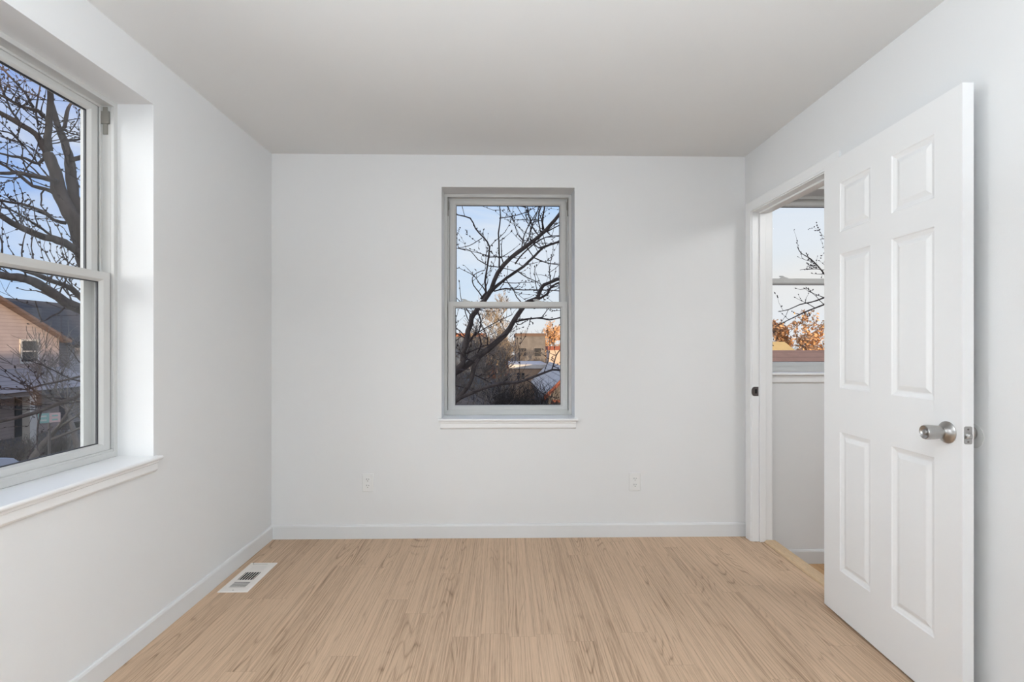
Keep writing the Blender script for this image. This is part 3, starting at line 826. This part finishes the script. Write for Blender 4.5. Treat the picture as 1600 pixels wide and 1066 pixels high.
limb([(862, 578), (866, 566), (869, 556), (876, 546), (890, 530)], (5.9, 6.2), (0.0168, 0.0101), None, 1.7, tl=(0.10, 0.3))
limb([(745, 484), (752, 502), (748, 520), (752, 538), (746, 552)], (5.8, 5.9), (0.0168, 0.0134), None, 0.8, tl=(0.15, 0.4))
limb([(724, 548), (740, 525), (760, 512), (782, 500), (800, 492)], (5.8, 6.2), (0.0168, 0.0084), None, 1.3, tl=(0.15, 0.4))
# crown above and between the windows
for k in range(16):
    p = FK + Vector((RND.uniform(-0.3, 0.3), RND.uniform(0, 0.4), 0.3))
    d = Vector((RND.uniform(-0.45, 0.10), RND.uniform(0.05, 0.5), 1.0)).normalized()
    ln_ = RND.uniform(3.5, 6.0)
    pts = [p + d * ln_ * t + Vector((RND.uniform(-.3, .3), RND.uniform(-.2, .3), 0)) * t for t in (0, .25, .5, .75, 1)]
    P_, R_ = smooth_path(pts, [0.06, 0.05, 0.035, 0.02, 0.008], 0.25)
    b = MB(); b.tube(P_, R_, 7); b.build('branch', M_bark, tree, smooth='all')
    for _ in range(10):
        q = RND.randrange(len(P_) // 3, len(P_)); twig(P_[q], Vector((RND.uniform(-1, 1), RND.uniform(-1, 1), RND.uniform(0, 1))), RND.uniform(.3, .8), 0.006)
o = twigs.build('twigs', M_twig, tree, recalc=False); o['kind'] = 'stuff'; o['label'] = 'thin budding twigs'


# ------------------------------------------------------------------ other trees: a few grown shapes, copied
def grow(seed, height, spread, levels=4, rbase=0.13, up=0.55, leaves=0, nb=(3, 5), tw=1.0, rmin=0.011, lsize=0.10):
    """(trunk mesh, branch meshes, twig mesh, leaf mesh) of a bare tree at the origin."""
    R = random.Random(seed)
    trunk, brs, tws, lv = MB(), [], MB(), MB()

    def arm(mb, p, d, ln_, r, lev, side):
        n = 6
        pts = [p]; dd = d
        for k in range(n):
            dd = (dd + Vector((R.uniform(-1, 1), R.uniform(-1, 1), R.uniform(-0.3, 0.8) * up)) * 0.20).normalized()
            pts.append(pts[-1] + dd * ln_ / n)
        rads = [max(rmin, r * (1 - 0.72 * k / n)) for k in range(n + 1)]
        mb.tube(pts, rads, 8 if lev == 0 else (6 if lev == 1 else 4 if lev == 2 else 3), caps=lev < 2)
        if lev >= levels:
            if leaves:
                for _ in range(leaves):
                    q = pts[R.randrange(1, n + 1)] + Vector((R.uniform(-1, 1), R.uniform(-1, 1), R.uniform(-1, 1))) * 0.16
                    a = Vector((R.uniform(-1, 1), R.uniform(-1, 1), R.uniform(-1, 1))).normalized(); c2 = a.orthogonal().normalized()
                    s_ = R.uniform(0.5, 1.0) * lsize
                    lv.poly([q - a * s_, q + c2 * s_ * .55, q + a * s_, q - c2 * s_ * .55])
            return
        for _ in range(R.randint(*nb) + (2 if lev >= 2 else 0)):
            k = R.randrange(2, n + 1)
            sd = Vector((R.uniform(-1, 1), R.uniform(-1, 1), R.uniform(-0.2, 0.9))).normalized()
            nd = (dd * 0.7 + sd * spread).normalized()
            sub = mb
            if lev == 0: sub = MB(); brs.append(sub)
            elif lev >= 1: sub = tws if lev >= 1 else mb
            arm(sub, pts[k], nd, ln_ * R.uniform(0.5, 0.78), rads[k] * 0.66 * (tw if lev >= 2 else 1), lev + 1, sd)
    arm(trunk, Vector((0, 0, 0)), Vector((R.uniform(-.05, .05), R.uniform(-.05, .05), 1)), height * 0.42, rbase, 0, None)
    top = sorted(v.z for v in tws.v)[int(len(tws.v) * 0.995)]
    for x in [trunk, tws, lv] + brs:
        x.v = [v * (height / top) for v in x.v]
    return trunk, brs, tws, lv


def make_tree(name, label, group, seed, height, spread, bark, leafmat=None, leafname='foliage', **kw):
    tr_, brs, tws, lv = grow(seed, height, spread, leaves=kw.pop('leaves', 0), **kw)
    r = empty(name)
    tag(r, label, 'tree', group)
    tr_.build('trunk', bark, r, local=True, smooth='all', recalc=False)
    for x in brs: x.build('branch', bark, r, local=True, smooth='all', recalc=False)
    o = tws.build('twigs', bark, r, local=True, recalc=False); o['kind'] = 'stuff'
    if lv.f:
        o = lv.build(leafname, leafmat, r, local=True, recalc=False); o['kind'] = 'stuff'
    return r


def copy_tree(r, label=None, group=None):
    c = r.copy(); C.objects.link(c)
    if label: c['label'] = label
    if group: c['group'] = group
    for ch in r.children:
        d = ch.copy(); C.objects.link(d); d.parent = c
        for g in ch.children:
            e = g.copy(); C.objects.link(e); e.parent = d
    return c


def put(r, u, Y, z=ZG, rz=0.0, sc=1.0):
    p = atY(u, 541, Y)
    r.location = (p.x, p.y, z); r.rotation_euler = (0, 0, rz); r.scale = (sc, sc, sc)


protoA = make_tree('bare_tree', '', 'bare trees beyond the back window', 3, 7.5, 0.95, M_farbark, levels=4, rbase=0.13, nb=(3, 5), tw=0.9)
protoB = make_tree('bare_tree', '', 'bare trees beyond the back window', 11, 6.0, 1.1, M_farbark, levels=4, rbase=0.11, nb=(3, 5), tw=0.9)
GB = 'bare trees beyond the back window'
spots = ((protoA, 745, 18.5, 0.3, 0.70, 'low brown bare tree in the left part of the back window behind the tree limbs'),
         (protoB, 858, 56, 1.4, 0.80, 'far bare tree just left of the cream block in the back window'),
         (protoA, 704, 22, 2.2, 0.52, 'brown bare tree at the left edge of the back window view'),
         (protoB, 796, 58, 0.9, 0.60, 'bare tree beyond the tan flat-roofed house in the back window'),
         (protoA, 756, 29, 4.0, 0.80, 'brown bare tree in the middle distance left of the dark hedge in the back window'),
         (protoB, 908, 53, 2.6, 0.80, 'distant bare tree at the right edge of the back window'),
         (protoA, 842, 59.5, 5.0, 0.50, 'far bare tree in front of the grey two-storey house in the back window'),
         (protoB, 728, 46, 3.0, 0.72, 'far bare tree before the blue-grey house at the left of the back window'),
         (protoA, 782, 40, 0.6, 0.80, 'bare tree left of the tan flat-roofed house in the back window'),
         (protoB, 758, 62, 1.9, 0.85, 'far bare tree on the skyline beside the pale tree in the back window'),
         (protoA, 846, 92, 3.3, 1.0, 'farthest bare tree between the grey house and the orange tree'),
         (protoB, 815, 80, 5.2, 1.15, 'far bare tree rising behind the grey two-storey house in the back window'))
used = set()
for src, u, Y, rz, sc, lab in spots:
    r = src if id(src) not in used else copy_tree(src)
    used.add(id(src))
    tag(r, lab, 'tree', GB)
    put(r, u, Y, ZG, rz, sc)
pale = make_tree('pale_tree', 'pale straw-coloured dense twiggy tree on the skyline in the middle of the back window', None, 21, 9.4, 0.75, M_paletwig, levels=5, rbase=0.16, nb=(3, 4), tw=0.9, rmin=0.014)
put(pale, 786, 47, ZG, 0.5, 1.0)
young = make_tree('young_street_tree', 'slim bare street tree with fanning branches in the lower left window', None, 33, 5.2, 0.8, M_farbark, levels=4, rbase=0.13, nb=(2, 4), rmin=0.006)
put(young, 28, 15.0, ZG, 0.4, 1.0)
yb = copy_tree(young, 'slim bare street tree further down the street in the lower left window'); put(yb, 122, 19.5, ZG, 2.4, 0.95)
# trees with dry orange leaves
orange = make_tree('orange_leaved_tree', 'orange-leaved tree catching the low sun at the right of the back window', 'trees with dry orange leaves', 41, 5.9, 0.95, M_farbark, M_leaf, leaves=9, levels=4, rbase=0.16, nb=(3, 4), lsize=0.13)
put(orange, 868, 84, ZG, 0.2, 1.40)
o2 = copy_tree(orange, 'orange-leaved tree above the brown roof in the hall window'); put(o2, 1258, 42, ZG, 1.0, 1.20)
o3 = copy_tree(orange, 'orange-leaved tree at the right edge of the hall window beside the door'); put(o3, 1318, 48, ZG, 2.9, 1.45)
o4 = copy_tree(orange, 'distant orange-leaved tree at the left edge of the hall window'); put(o4, 1212, 70, ZG, 4.0, 0.95)
# bare twigs reaching in from the right of the hall window
hall_tree = empty('hall_side_tree', (6.2, 7.2, ZG))
tag(hall_tree, 'bare budding tree whose thin branches reach across the hall window from its right', 'tree')
twigs = MB()
_t = tree; tree = hall_tree
b = MB(); P_, R_ = smooth_path([Vector((6.2, 7.2, ZG - .05)), Vector((6.15, 7.2, -1.5)), Vector((6.2, 7.15, 0.3)), Vector((6.1, 7.2, 2.0)), Vector((6.3, 7.3, 4.0))], [0.16, 0.13, 0.10, 0.07, 0.02], 0.3); b.tube(P_, R_, 10); b.build('trunk', M_bark, tree, smooth='all')
H0 = [(Vector((6.2, 7.15, 0.5)), 0.03), (Vector((5.4, 7.0, 1.0)), 0.02)]
limb([(1330, 445), (1288, 465), (1268, 472), (1250, 476), (1232, 484), (1216, 487)], (6.8, 6.5), (0.022, 0.008), H0, 1.2, tl=(0.1, 0.35))
limb([(1330, 460), (1288, 476), (1262, 486), (1240, 496), (1226, 503), (1212, 510)], (6.8, 6.4), (0.024, 0.008), H0, 1.0, tl=(0.1, 0.35))
limb([(1320, 470), (1288, 428), (1276, 414), (1266, 404), (1252, 396), (1246, 386)], (6.9, 6.6), (0.020, 0.008), H0, 1.4, tl=(0.08, 0.25))
limb([(1320, 430), (1286, 422), (1268, 420), (1250, 422)], (6.9, 6.7), (0.012, 0.006), H0, 1.2, tl=(0.08, 0.2))
limb([(1330, 390), (1292, 374), (1282, 374)], (6.9, 6.8), (0.014, 0.007), H0, 1.6, tl=(0.1, 0.25))
o = twigs.build('twigs', M_twig, tree, recalc=False); o['kind'] = 'stuff'
tree = _t


# hedges and shrubs: dense upright twig masses
def hedge(name, label, p, w_, d_, h_, n, m_, seed, group=None):
    R = random.Random(seed)
    b = MB()
    for _ in range(n):
        q = Vector((R.uniform(-w_, w_) / 2, R.uniform(-d_, d_) / 2, 0))
        hh = h_ * R.uniform(0.55, 1.0)
        pts = [q]
        d = Vector((R.uniform(-.35, .35), R.uniform(-.35, .35), 1)).normalized()
        for k in range(4):
            d = (d + Vector((R.uniform(-1, 1), R.uniform(-1, 1), 0.2)) * .3).normalized(); pts.append(pts[-1] + d * hh / 4)
        b.tube(pts, [0.022, 0.018, 0.014, 0.009, 0.004], 3, caps=False)
        for _k in range(5):
            k = R.randrange(1, 5); e = (d + Vector((R.uniform(-1, 1), R.uniform(-1, 1), R.uniform(-.3, 1)))).normalized()
            b.tube([pts[k], pts[k] + e * hh * .18, pts[k] + (e + Vector((R.uniform(-.5, .5), R.uniform(-.5, .5), 0))) * hh * .32], [0.010, 0.007, 0.003], 3, caps=False)
    o = b.build(name, m_, None, local=True, recalc=False)
    o.location = p
    return tag(o, label, 'shrub', group)


q = atY(815, 541, 24); hedge('twiggy_hedge', 'dark leafless hedge low in the back window left of the white roof', (q.x, q.y, ZG), 2.6, 2.0, 2.6, 520, M_hedge, 1)
q = atY(738, 541, 13.6); hedge('twiggy_shrub', 'grey-brown tangled shrub in the lower left corner of the back window', (q.x, q.y, ZG), 2.6, 1.6, 2.5, 320, M_farbark, 2)
hedge('twiggy_shrub', 'brown tangled shrub in front of the porch across the street in the left window', (-18.75, 20.6, ZG), 0.8, 3.6, 1.0, 190, M_farbark, 4)
q = atY(1222, 541, 60); hedge('distant_hedge', 'dark distant hedgerow low at the left of the hall window', (q.x, q.y, ZG), 12, 3, 4.6, 420, M_hedge, 5)


# ------------------------------------------------------------------ houses
def house(name, label, p, rz, w_, d_, h_, rise, wallm, roofm, ridge='y', over=0.35, wins=(), chim=None, winmat=None, parts=None, rake=None, cat='house'):
    """Gabled or flat house, local origin at the ground centre; ridge along local y (gable faces the viewer) or x."""
    r = empty(name, p, rz)
    tag(r, label, cat)
    a, c = w_ / 2, d_ / 2
    m = MB()
    if rise and ridge == 'y':
        m.loops([[(-a, y, 0), (a, y, 0), (a, y, h_), (0, y, h_ + rise), (-a, y, h_)] for y in (-c, c)])
    elif rise:
        m.loops([[(x, -c, 0), (x, c, 0), (x, c, h_), (x, 0, h_ + rise), (x, -c, h_)] for x in (-a, a)])
    else:
        m.box((-a, -c, 0), (a, c, h_))
    m.build('wall', wallm, r, local=True)
    m = MB()
    th = 0.14
    if rise and ridge == 'y':
        k = rise / a
        for sg in (-1, 1):
            e = a + over
            m.loops([[(0, y, h_ + rise + 0.02), (sg * e, y, h_ - over * k + 0.02), (sg * e, y, h_ - over * k + th), (0, y, h_ + rise + th)] for y in (-c - over, c + over)])
    elif rise:
        k = rise / c
        for sg in (-1, 1):
            e = c + over
            m.loops([[(x, 0, h_ + rise + 0.02), (x, sg * e, h_ - over * k + 0.02), (x, sg * e, h_ - over * k + th), (x, 0, h_ + rise + th)] for x in (-a - over, a + over)])
    else:
        m.box((-a - 0.1, -c - 0.1, h_), (a + 0.1, c + 0.1, h_ + 0.35))
    m.build('roof', roofm, r, local=True)
    if rake and rise and ridge == 'y':
        k = rise / a
        for sg in (-1, 1):
            e = a + over
            m = MB(); y = -c - over
            m.loops([[(0, yy, h_ + rise - 0.13), (sg * e, yy, h_ - over * k - 0.13), (sg * e, yy, h_ - over * k + th - 0.02), (0, yy, h_ + rise + th - 0.02)] for yy in (y - 0.04, y)])
            m.build('rake_board', rake, r, local=True)
    for wx, wz, ww, wh in wins:
        m = MB(); pm = MB()
        y = -c
        t = 0.09
        for (x0, x1, z0, z1) in ((-ww / 2 - t, ww / 2 + t, wh, wh + t), (-ww / 2 - t, ww / 2 + t, -t, 0), (-ww / 2 - t, -ww / 2, 0, wh), (ww / 2, ww / 2 + t, 0, wh), (-ww / 2, ww / 2, wh * .48, wh * .53)):
            m.box((wx + x0, y - 0.05, wz + z0), (wx + x1, y, wz + z1))
        f = m.build('window', winmat or M_white, r, local=True)
        pm.box((wx - ww / 2, y - 0.02, wz), (wx + ww / 2, y - 0.005, wz + wh)); pm.build('pane', M_pane, f, local=True)
    if chim:
        cx_, cy_, cw, ch_, cm = chim
        m = MB(); m.box((cx_ - cw / 2, cy_ - cw / 2, h_ * .6), (cx_ + cw / 2, cy_ + cw / 2, ch_)); m.box((cx_ - cw / 2 - .06, cy_ - cw / 2 - .06, ch_), (cx_ + cw / 2 + .06, cy_ + cw / 2 + .06, ch_ + .12))
        m.build('chimney', cm, r, local=True)
    return r


M_white = mat('white_house_trim', (0.62, 0.61, 0.60), 0.6, bump=0.02)
M_pane = mat('dark_house_pane', (0.05, 0.055, 0.065), 0.15, bump=0.01)
M_peach = lap_mat('peach_lap_siding', (0.54, 0.46, 0.46), 0.16, 0.8)
M_greys = lap_mat('grey_lap_siding', (0.40, 0.40, 0.44), 0.14, 0.7)
M_blue = lap_mat('blue_grey_siding', (0.24, 0.29, 0.36), 0.18, 0.75)
M_tan = mat('tan_stucco', (0.40, 0.30, 0.23), 0.9, var=0.12, vscale=1.5)
M_brick = mat('orange_brick', (0.45, 0.20, 0.12), 0.9, var=0.3, vscale=6)
M_droof = lap_mat('dark_shingles', (0.075, 0.075, 0.085), 0.2, 0.6)
M_wroof = lap_mat('white_shingles', (0.80, 0.79, 0.75), 0.30, 0.62)
M_broof = lap_mat('brown_shingles', (0.20, 0.14, 0.12), 0.25, 0.7)
M_broof2 = lap_mat('sunlit_brown_shingles', (0.30, 0.21, 0.18), 0.25, 0.8)  # lighter copy of the brown shingles, with sunlight put into the colour
M_froof = mat('pale_flat_roof', (0.62, 0.63, 0.65), 0.8, var=0.15, vscale=1.0)
M_rake = mat('rust_red_trim', (0.26, 0.075, 0.05), 0.6, bump=0.02)
M_grey2 = mat('grey_stucco', (0.19, 0.19, 0.20), 0.9, var=0.2, vscale=1.5)
M_cream = mat('cream_stucco', (0.58, 0.50, 0.44), 0.9, var=0.1, vscale=1.5)


def face_me(p):   # yaw that turns local -y towards the street (+x side)
    return math.atan2(-p.x, p.y) * 0 + 0


# across the street, seen through the left window: fronts turned to the road
FXH = -22.0
h1 = house('peach_house', 'peach gabled house with white porch columns across the street in the left window', (FXH - 4.5, 20.4, ZG), math.radians(90), 10.4, 9.0, 4.9, 2.7, M_peach, M_broof, 'y',
           wins=((3.6, 3.85, 0.75, 0.95), (1.5, 3.85, 0.75, 0.95), (-2.2, 3.9, 0.9, 1.3), (0.0, 5.3, 0.7, 0.9)), winmat=M_white)
m = MB(); m.box((-5.2, -6.5, 2.45), (5.2, -6.3, 2.68)); m.loops([[(x, -6.75, 2.68), (x, -4.5, 2.68), (x, -4.5, 3.55)] for x in (-5.4, 5.4)]); m.build('porch_roof', M_greys, h1, local=True)
for x in (-4.9, -1.6, 1.6, 4.9):
    m = MB(); m.box((x - .16, -6.52, 0), (x + .16, -6.20, 2.45)); m.build('porch_column', M_white, h1, local=True)
m = MB(); m.box((-5.0, -6.5, 0), (5.0, -4.5, 0.45)); m.build('porch_floor', M_grey2, h1, local=True)
m = MB(); m.box((2.9, -4.56, 0.45), (3.8, -4.49, 2.3)); m.build('door', M_pane, h1, local=True)
m = MB(); m.box((0.3, -4.56, 1.2), (2.0, -4.49, 2.2)); m.build('porch_window', M_pane, h1, local=True)
h2 = house('grey_house', 'grey sided house with dark shingled roof and porch right of the peach house', (FXH - 5.5, 32.6, ZG), math.radians(90), 10.4, 9.0, 4.7, 2.4, M_greys, M_droof, 'x',
           wins=((-3.6, 3.2, 0.9, 1.2), (0.4, 3.2, 0.9, 1.3), (3.0, 3.2, 0.9, 1.3)))
m = MB(); m.box((-5.2, -6.8, 2.5), (5.2, -4.4, 2.85)); m.build('porch_roof', M_white, h2, local=True)
for x in (-4.9, -1.6, 1.6, 4.9):
    m = MB(); m.box((x - .17, -6.7, 0), (x + .17, -6.36, 2.5)); m.build('porch_column', M_white, h2, local=True)
m = MB(); m.box((-5.0, -6.7, 0), (5.0, -4.45, 0.5)); m.build('porch_floor', M_grey2, h2, local=True)
house('brick_house', 'tall orange brick house rising behind the peach house in the left window', (FXH - 21, 29.0, ZG), math.radians(90), 14, 10, 6.6, 3.2, M_brick, M_broof, 'y', wins=((-2.5, 4.2, 1.0, 1.6), (2.5, 4.2, 1.0, 1.6)))

# beyond the back window
D_ = 30.0
e = atY(849, 620, D_); pk = atY(892, 577, D_)
hw_ = pk.x - e.x
wr = house('white_roofed_house', 'small house with white shingled gable roof and rust-red trim outside the back window', (pk.x, D_ + 0.3 + 6.5, ZG), 0.0, 2 * (hw_ - 0.3), 13.0, 0, 0, M_white, M_wroof, wins=())
for ch in list(wr.children): bpy.data.objects.remove(ch)
k = (pk.z - e.z) / hw_
a = hw_ - 0.3; hh = pk.z - ZG - k * a - 0.1
m = MB(); m.loops([[(-a, y, 0), (a, y, 0), (a, y, hh), (0, y, hh + k * a), (-a, y, hh)] for y in (-6.5, 6.5)]); m.build('wall', M_grey2, wr, local=True)
for sg in (-1, 1):
    m = MB(); m.loops([[(0, y, hh + k * a), (sg * hw_, y, hh + k * a - k * hw_), (sg * hw_, y, hh + k * a - k * hw_ + .12), (0, y, hh + k * a + .12)] for y in (-6.8, 6.8)]); m.build('roof', M_wroof, wr, local=True)
    m = MB(); m.loops([[(0, y, hh + k * a - .18), (sg * hw_, y, hh + k * a - k * hw_ - .18), (sg * hw_, y, hh + k * a - k * hw_ + .10), (0, y, hh + k * a + .10)] for y in (-6.86, -6.80)]); m.build('rake_board', M_rake, wr, local=True)
f = MB(); f.box((-1.1, -6.58, hh - 0.55), (-0.1, -6.5, hh - 0.42)); f.box((-1.1, -6.58, hh - 1.3), (-0.1, -6.5, hh - 1.2)); f.box((-1.1, -6.58, hh - 1.2), (-1.0, -6.5, hh - 0.55)); f.box((-0.2, -6.58, hh - 1.2), (-0.1, -6.5, hh - 0.55))
fo = f.build('window', M_rake, wr, local=True); f = MB(); f.box((-1.0, -6.53, hh - 1.2), (-0.2, -6.505, hh - 0.55)); f.build('pane', M_pane, fo, local=True)
q0 = atY(858, 541, 46); q1 = atY(879, 563, 46)
ck = house('cream_building', 'cream stuccoed block with a flat dark coping behind the white shingled roof', ((q0.x + q1.x) / 2 + 0.6, 47.5, ZG), 0, (q1.x - q0.x) + 1.2, 2.4, q0.z - ZG - .35, 0, M_cream, M_rake)
q0 = atY(797, 576, 44); q1 = atY(856, 576, 44)
tn = house('tan_flat_house', 'tan house with a pale flat roof and two dark windows low in the back window', ((q0.x + q1.x) / 2, 49.0, ZG), 0, q1.x - q0.x, 10.0, q0.z - ZG, 0, M_tan, M_froof,
           wins=((-0.92, 1.72, 0.26, 0.52), (-0.52, 1.72, 0.26, 0.52)), winmat=M_tan)
q0 = atY(712, 520, 52); q1 = atY(756, 520, 52)
house('blue_house', 'blue-grey house with orange brick parapet and one white window outside the back window', ((q0.x + q1.x) / 2, 56, ZG), 0, q1.x - q0.x, 8, q0.z - ZG - 0.4, 0, M_blue, M_brick, wins=((0.45, 4.0, 0.75, 0.9),))
q0 = atY(806, 521, 64); q1 = atY(852, 521, 64)
house('grey_house', 'grey stuccoed two-storey house in the middle distance of the back window', ((q0.x + q1.x) / 2, 68, ZG), 0, q1.x - q0.x, 8, q0.z - ZG - .35, 0, M_grey2, M_broof, wins=((-1.0, 3.3, 0.8, 1.0), (0.9, 3.3, 0.8, 1.0), (-1.0, 1.2, 0.8, 1.0), (0.9, 1.2, 0.8, 1.0)), winmat=M_grey2)
q0 = atY(757, 524, 74)
house('brown_house', 'brown gabled house far behind the tree limbs in the back window', (q0.x, 76, ZG), 0.2, 6, 8, 4.0, 1.6, M_brick, M_broof, 'x', wins=((-1.2, 2.0, 0.8, 1.0), (1.2, 2.0, 0.8, 1.0)))
# beyond the hall window: a broad brown roof and a sunlit yellow gable
q0 = atY(1225, 550, 24)
M_yel = mat('yellow_stucco', (0.60, 0.47, 0.22), 0.9, var=0.08, vscale=1.5)
q0 = atY(1344, 548, 22)
house('brown_roofed_house', 'house with a broad brown shingled roof filling the bottom of the hall window', (q0.x, q0.y + 3.6, ZG), 0.0, 5.6, 7.0, q0.z - ZG - 1.5, 1.35, M_tan, M_broof2, 'x', over=0.4)
q0 = atY(1203, 548, 30)
house('yellow_house', 'sunlit yellow gabled house low at the left edge of the hall window', (q0.x, q0.y + 2, ZG), 0.0, 3.6, 4.0, q0.z - ZG - 0.5, 0.9, M_yel, M_yel, 'x', over=0.2)

# street sign on a pole and the parked car beyond the left window
p = atY(77, 653, 13.0)
sg = empty('street_sign', (p.x, p.y, ZG), math.radians(42))
tag(sg, 'small teal and pale pink street sign on a thin pole outside the left window', 'sign')
m = MB(); m.tube([(0, 0, 0), (0, 0, p.z - ZG + 0.14)], 0.028, 10); m.build('pole', M_metal, sg, local=True)
hz = p.z - ZG
M_teal = mat('teal_sign', (0.30, 0.56, 0.56), 0.5, bump=0.01); M_pink = mat('pink_sign', (0.74, 0.58, 0.60), 0.5, bump=0.01); M_signw = mat('pale_sign', (0.66, 0.72, 0.72), 0.5, bump=0.01)
for x0, x1, mm_ in ((-0.21, 0.0, M_teal), (0.0, 0.21, M_pink)):
    m = MB(); m.box((x0, -0.045, hz - 0.12), (x1, -0.03, hz + 0.12)); bo = m.build('panel', mm_, sg, local=True, bevel=0.01)
    for k in range(2):
        m = MB(); m.box((x0 + 0.05, -0.048, hz - 0.07 + 0.10 * k), (x1 - 0.05, -0.045, hz - 0.03 + 0.10 * k)); m.build('stripe', M_signw if mm_ is M_teal else M_teal, bo, local=True)


def car(name, label, p, rz, paint):
    r = empty(name, p, rz); tag(r, label, 'car')
    prof = [(-2.15, 0.32), (-2.2, 0.55), (-2.1, 0.85), (-1.95, 0.95), (-1.35, 1.02), (-0.75, 1.42), (0.35, 1.47), (1.15, 1.10), (1.9, 0.95), (2.15, 0.75), (2.2, 0.45), (2.1, 0.30)]
    m = MB()
    def sec(y, k): return [(x, y, 0.3 + (z - 0.3) * k if z < 1.05 else z) for x, z in prof]
    rings = []
    for y in (-0.86, -0.82, -0.55, 0.55, 0.82, 0.86):
        ins_ = 0.0 if abs(y) < 0.6 else (0.10 if abs(y) < 0.84 else 0.16)
        rings.append([(x * (1 - 0.02 * (abs(y) > .8)), y if z < 1.05 else y * 0.78, z - ins_ * 0.12) for x, z in prof])
    m.loops(rings); m.build('body', paint, r, local=True, smooth=True, bevel=0.02)
    m = MB()
    m.loops([[(-1.18, s_ * 0.80, 1.05), (0.95, s_ * 0.80, 1.05), (0.32, s_ * 0.69, 1.40), (-0.70, s_ * 0.69, 1.36)] for s_ in (-1, 1)]); m.build('windows', M_pane, r, local=True)
    for x in (-1.35, 1.35):
        for s_ in (-1, 1):
            m = MB(); m.lathe([(0.20, -0.1), (0.31, -0.1), (0.33, -0.06), (0.33, 0.06), (0.31, 0.1), (0.20, 0.1)], (x, s_ * 0.78, 0.33), (0, 1, 0), 24)
            m.build('wheel', M_hole, r, local=True, smooth=True)
    return r


car('parked_car', 'pale blue-white car parked in the street at the bottom left corner of the left window', (-16.6, 14.8, ZG + 0.02), math.radians(90), mat('pale_car_paint', (0.55, 0.60, 0.70), 0.25, bump=0.01))
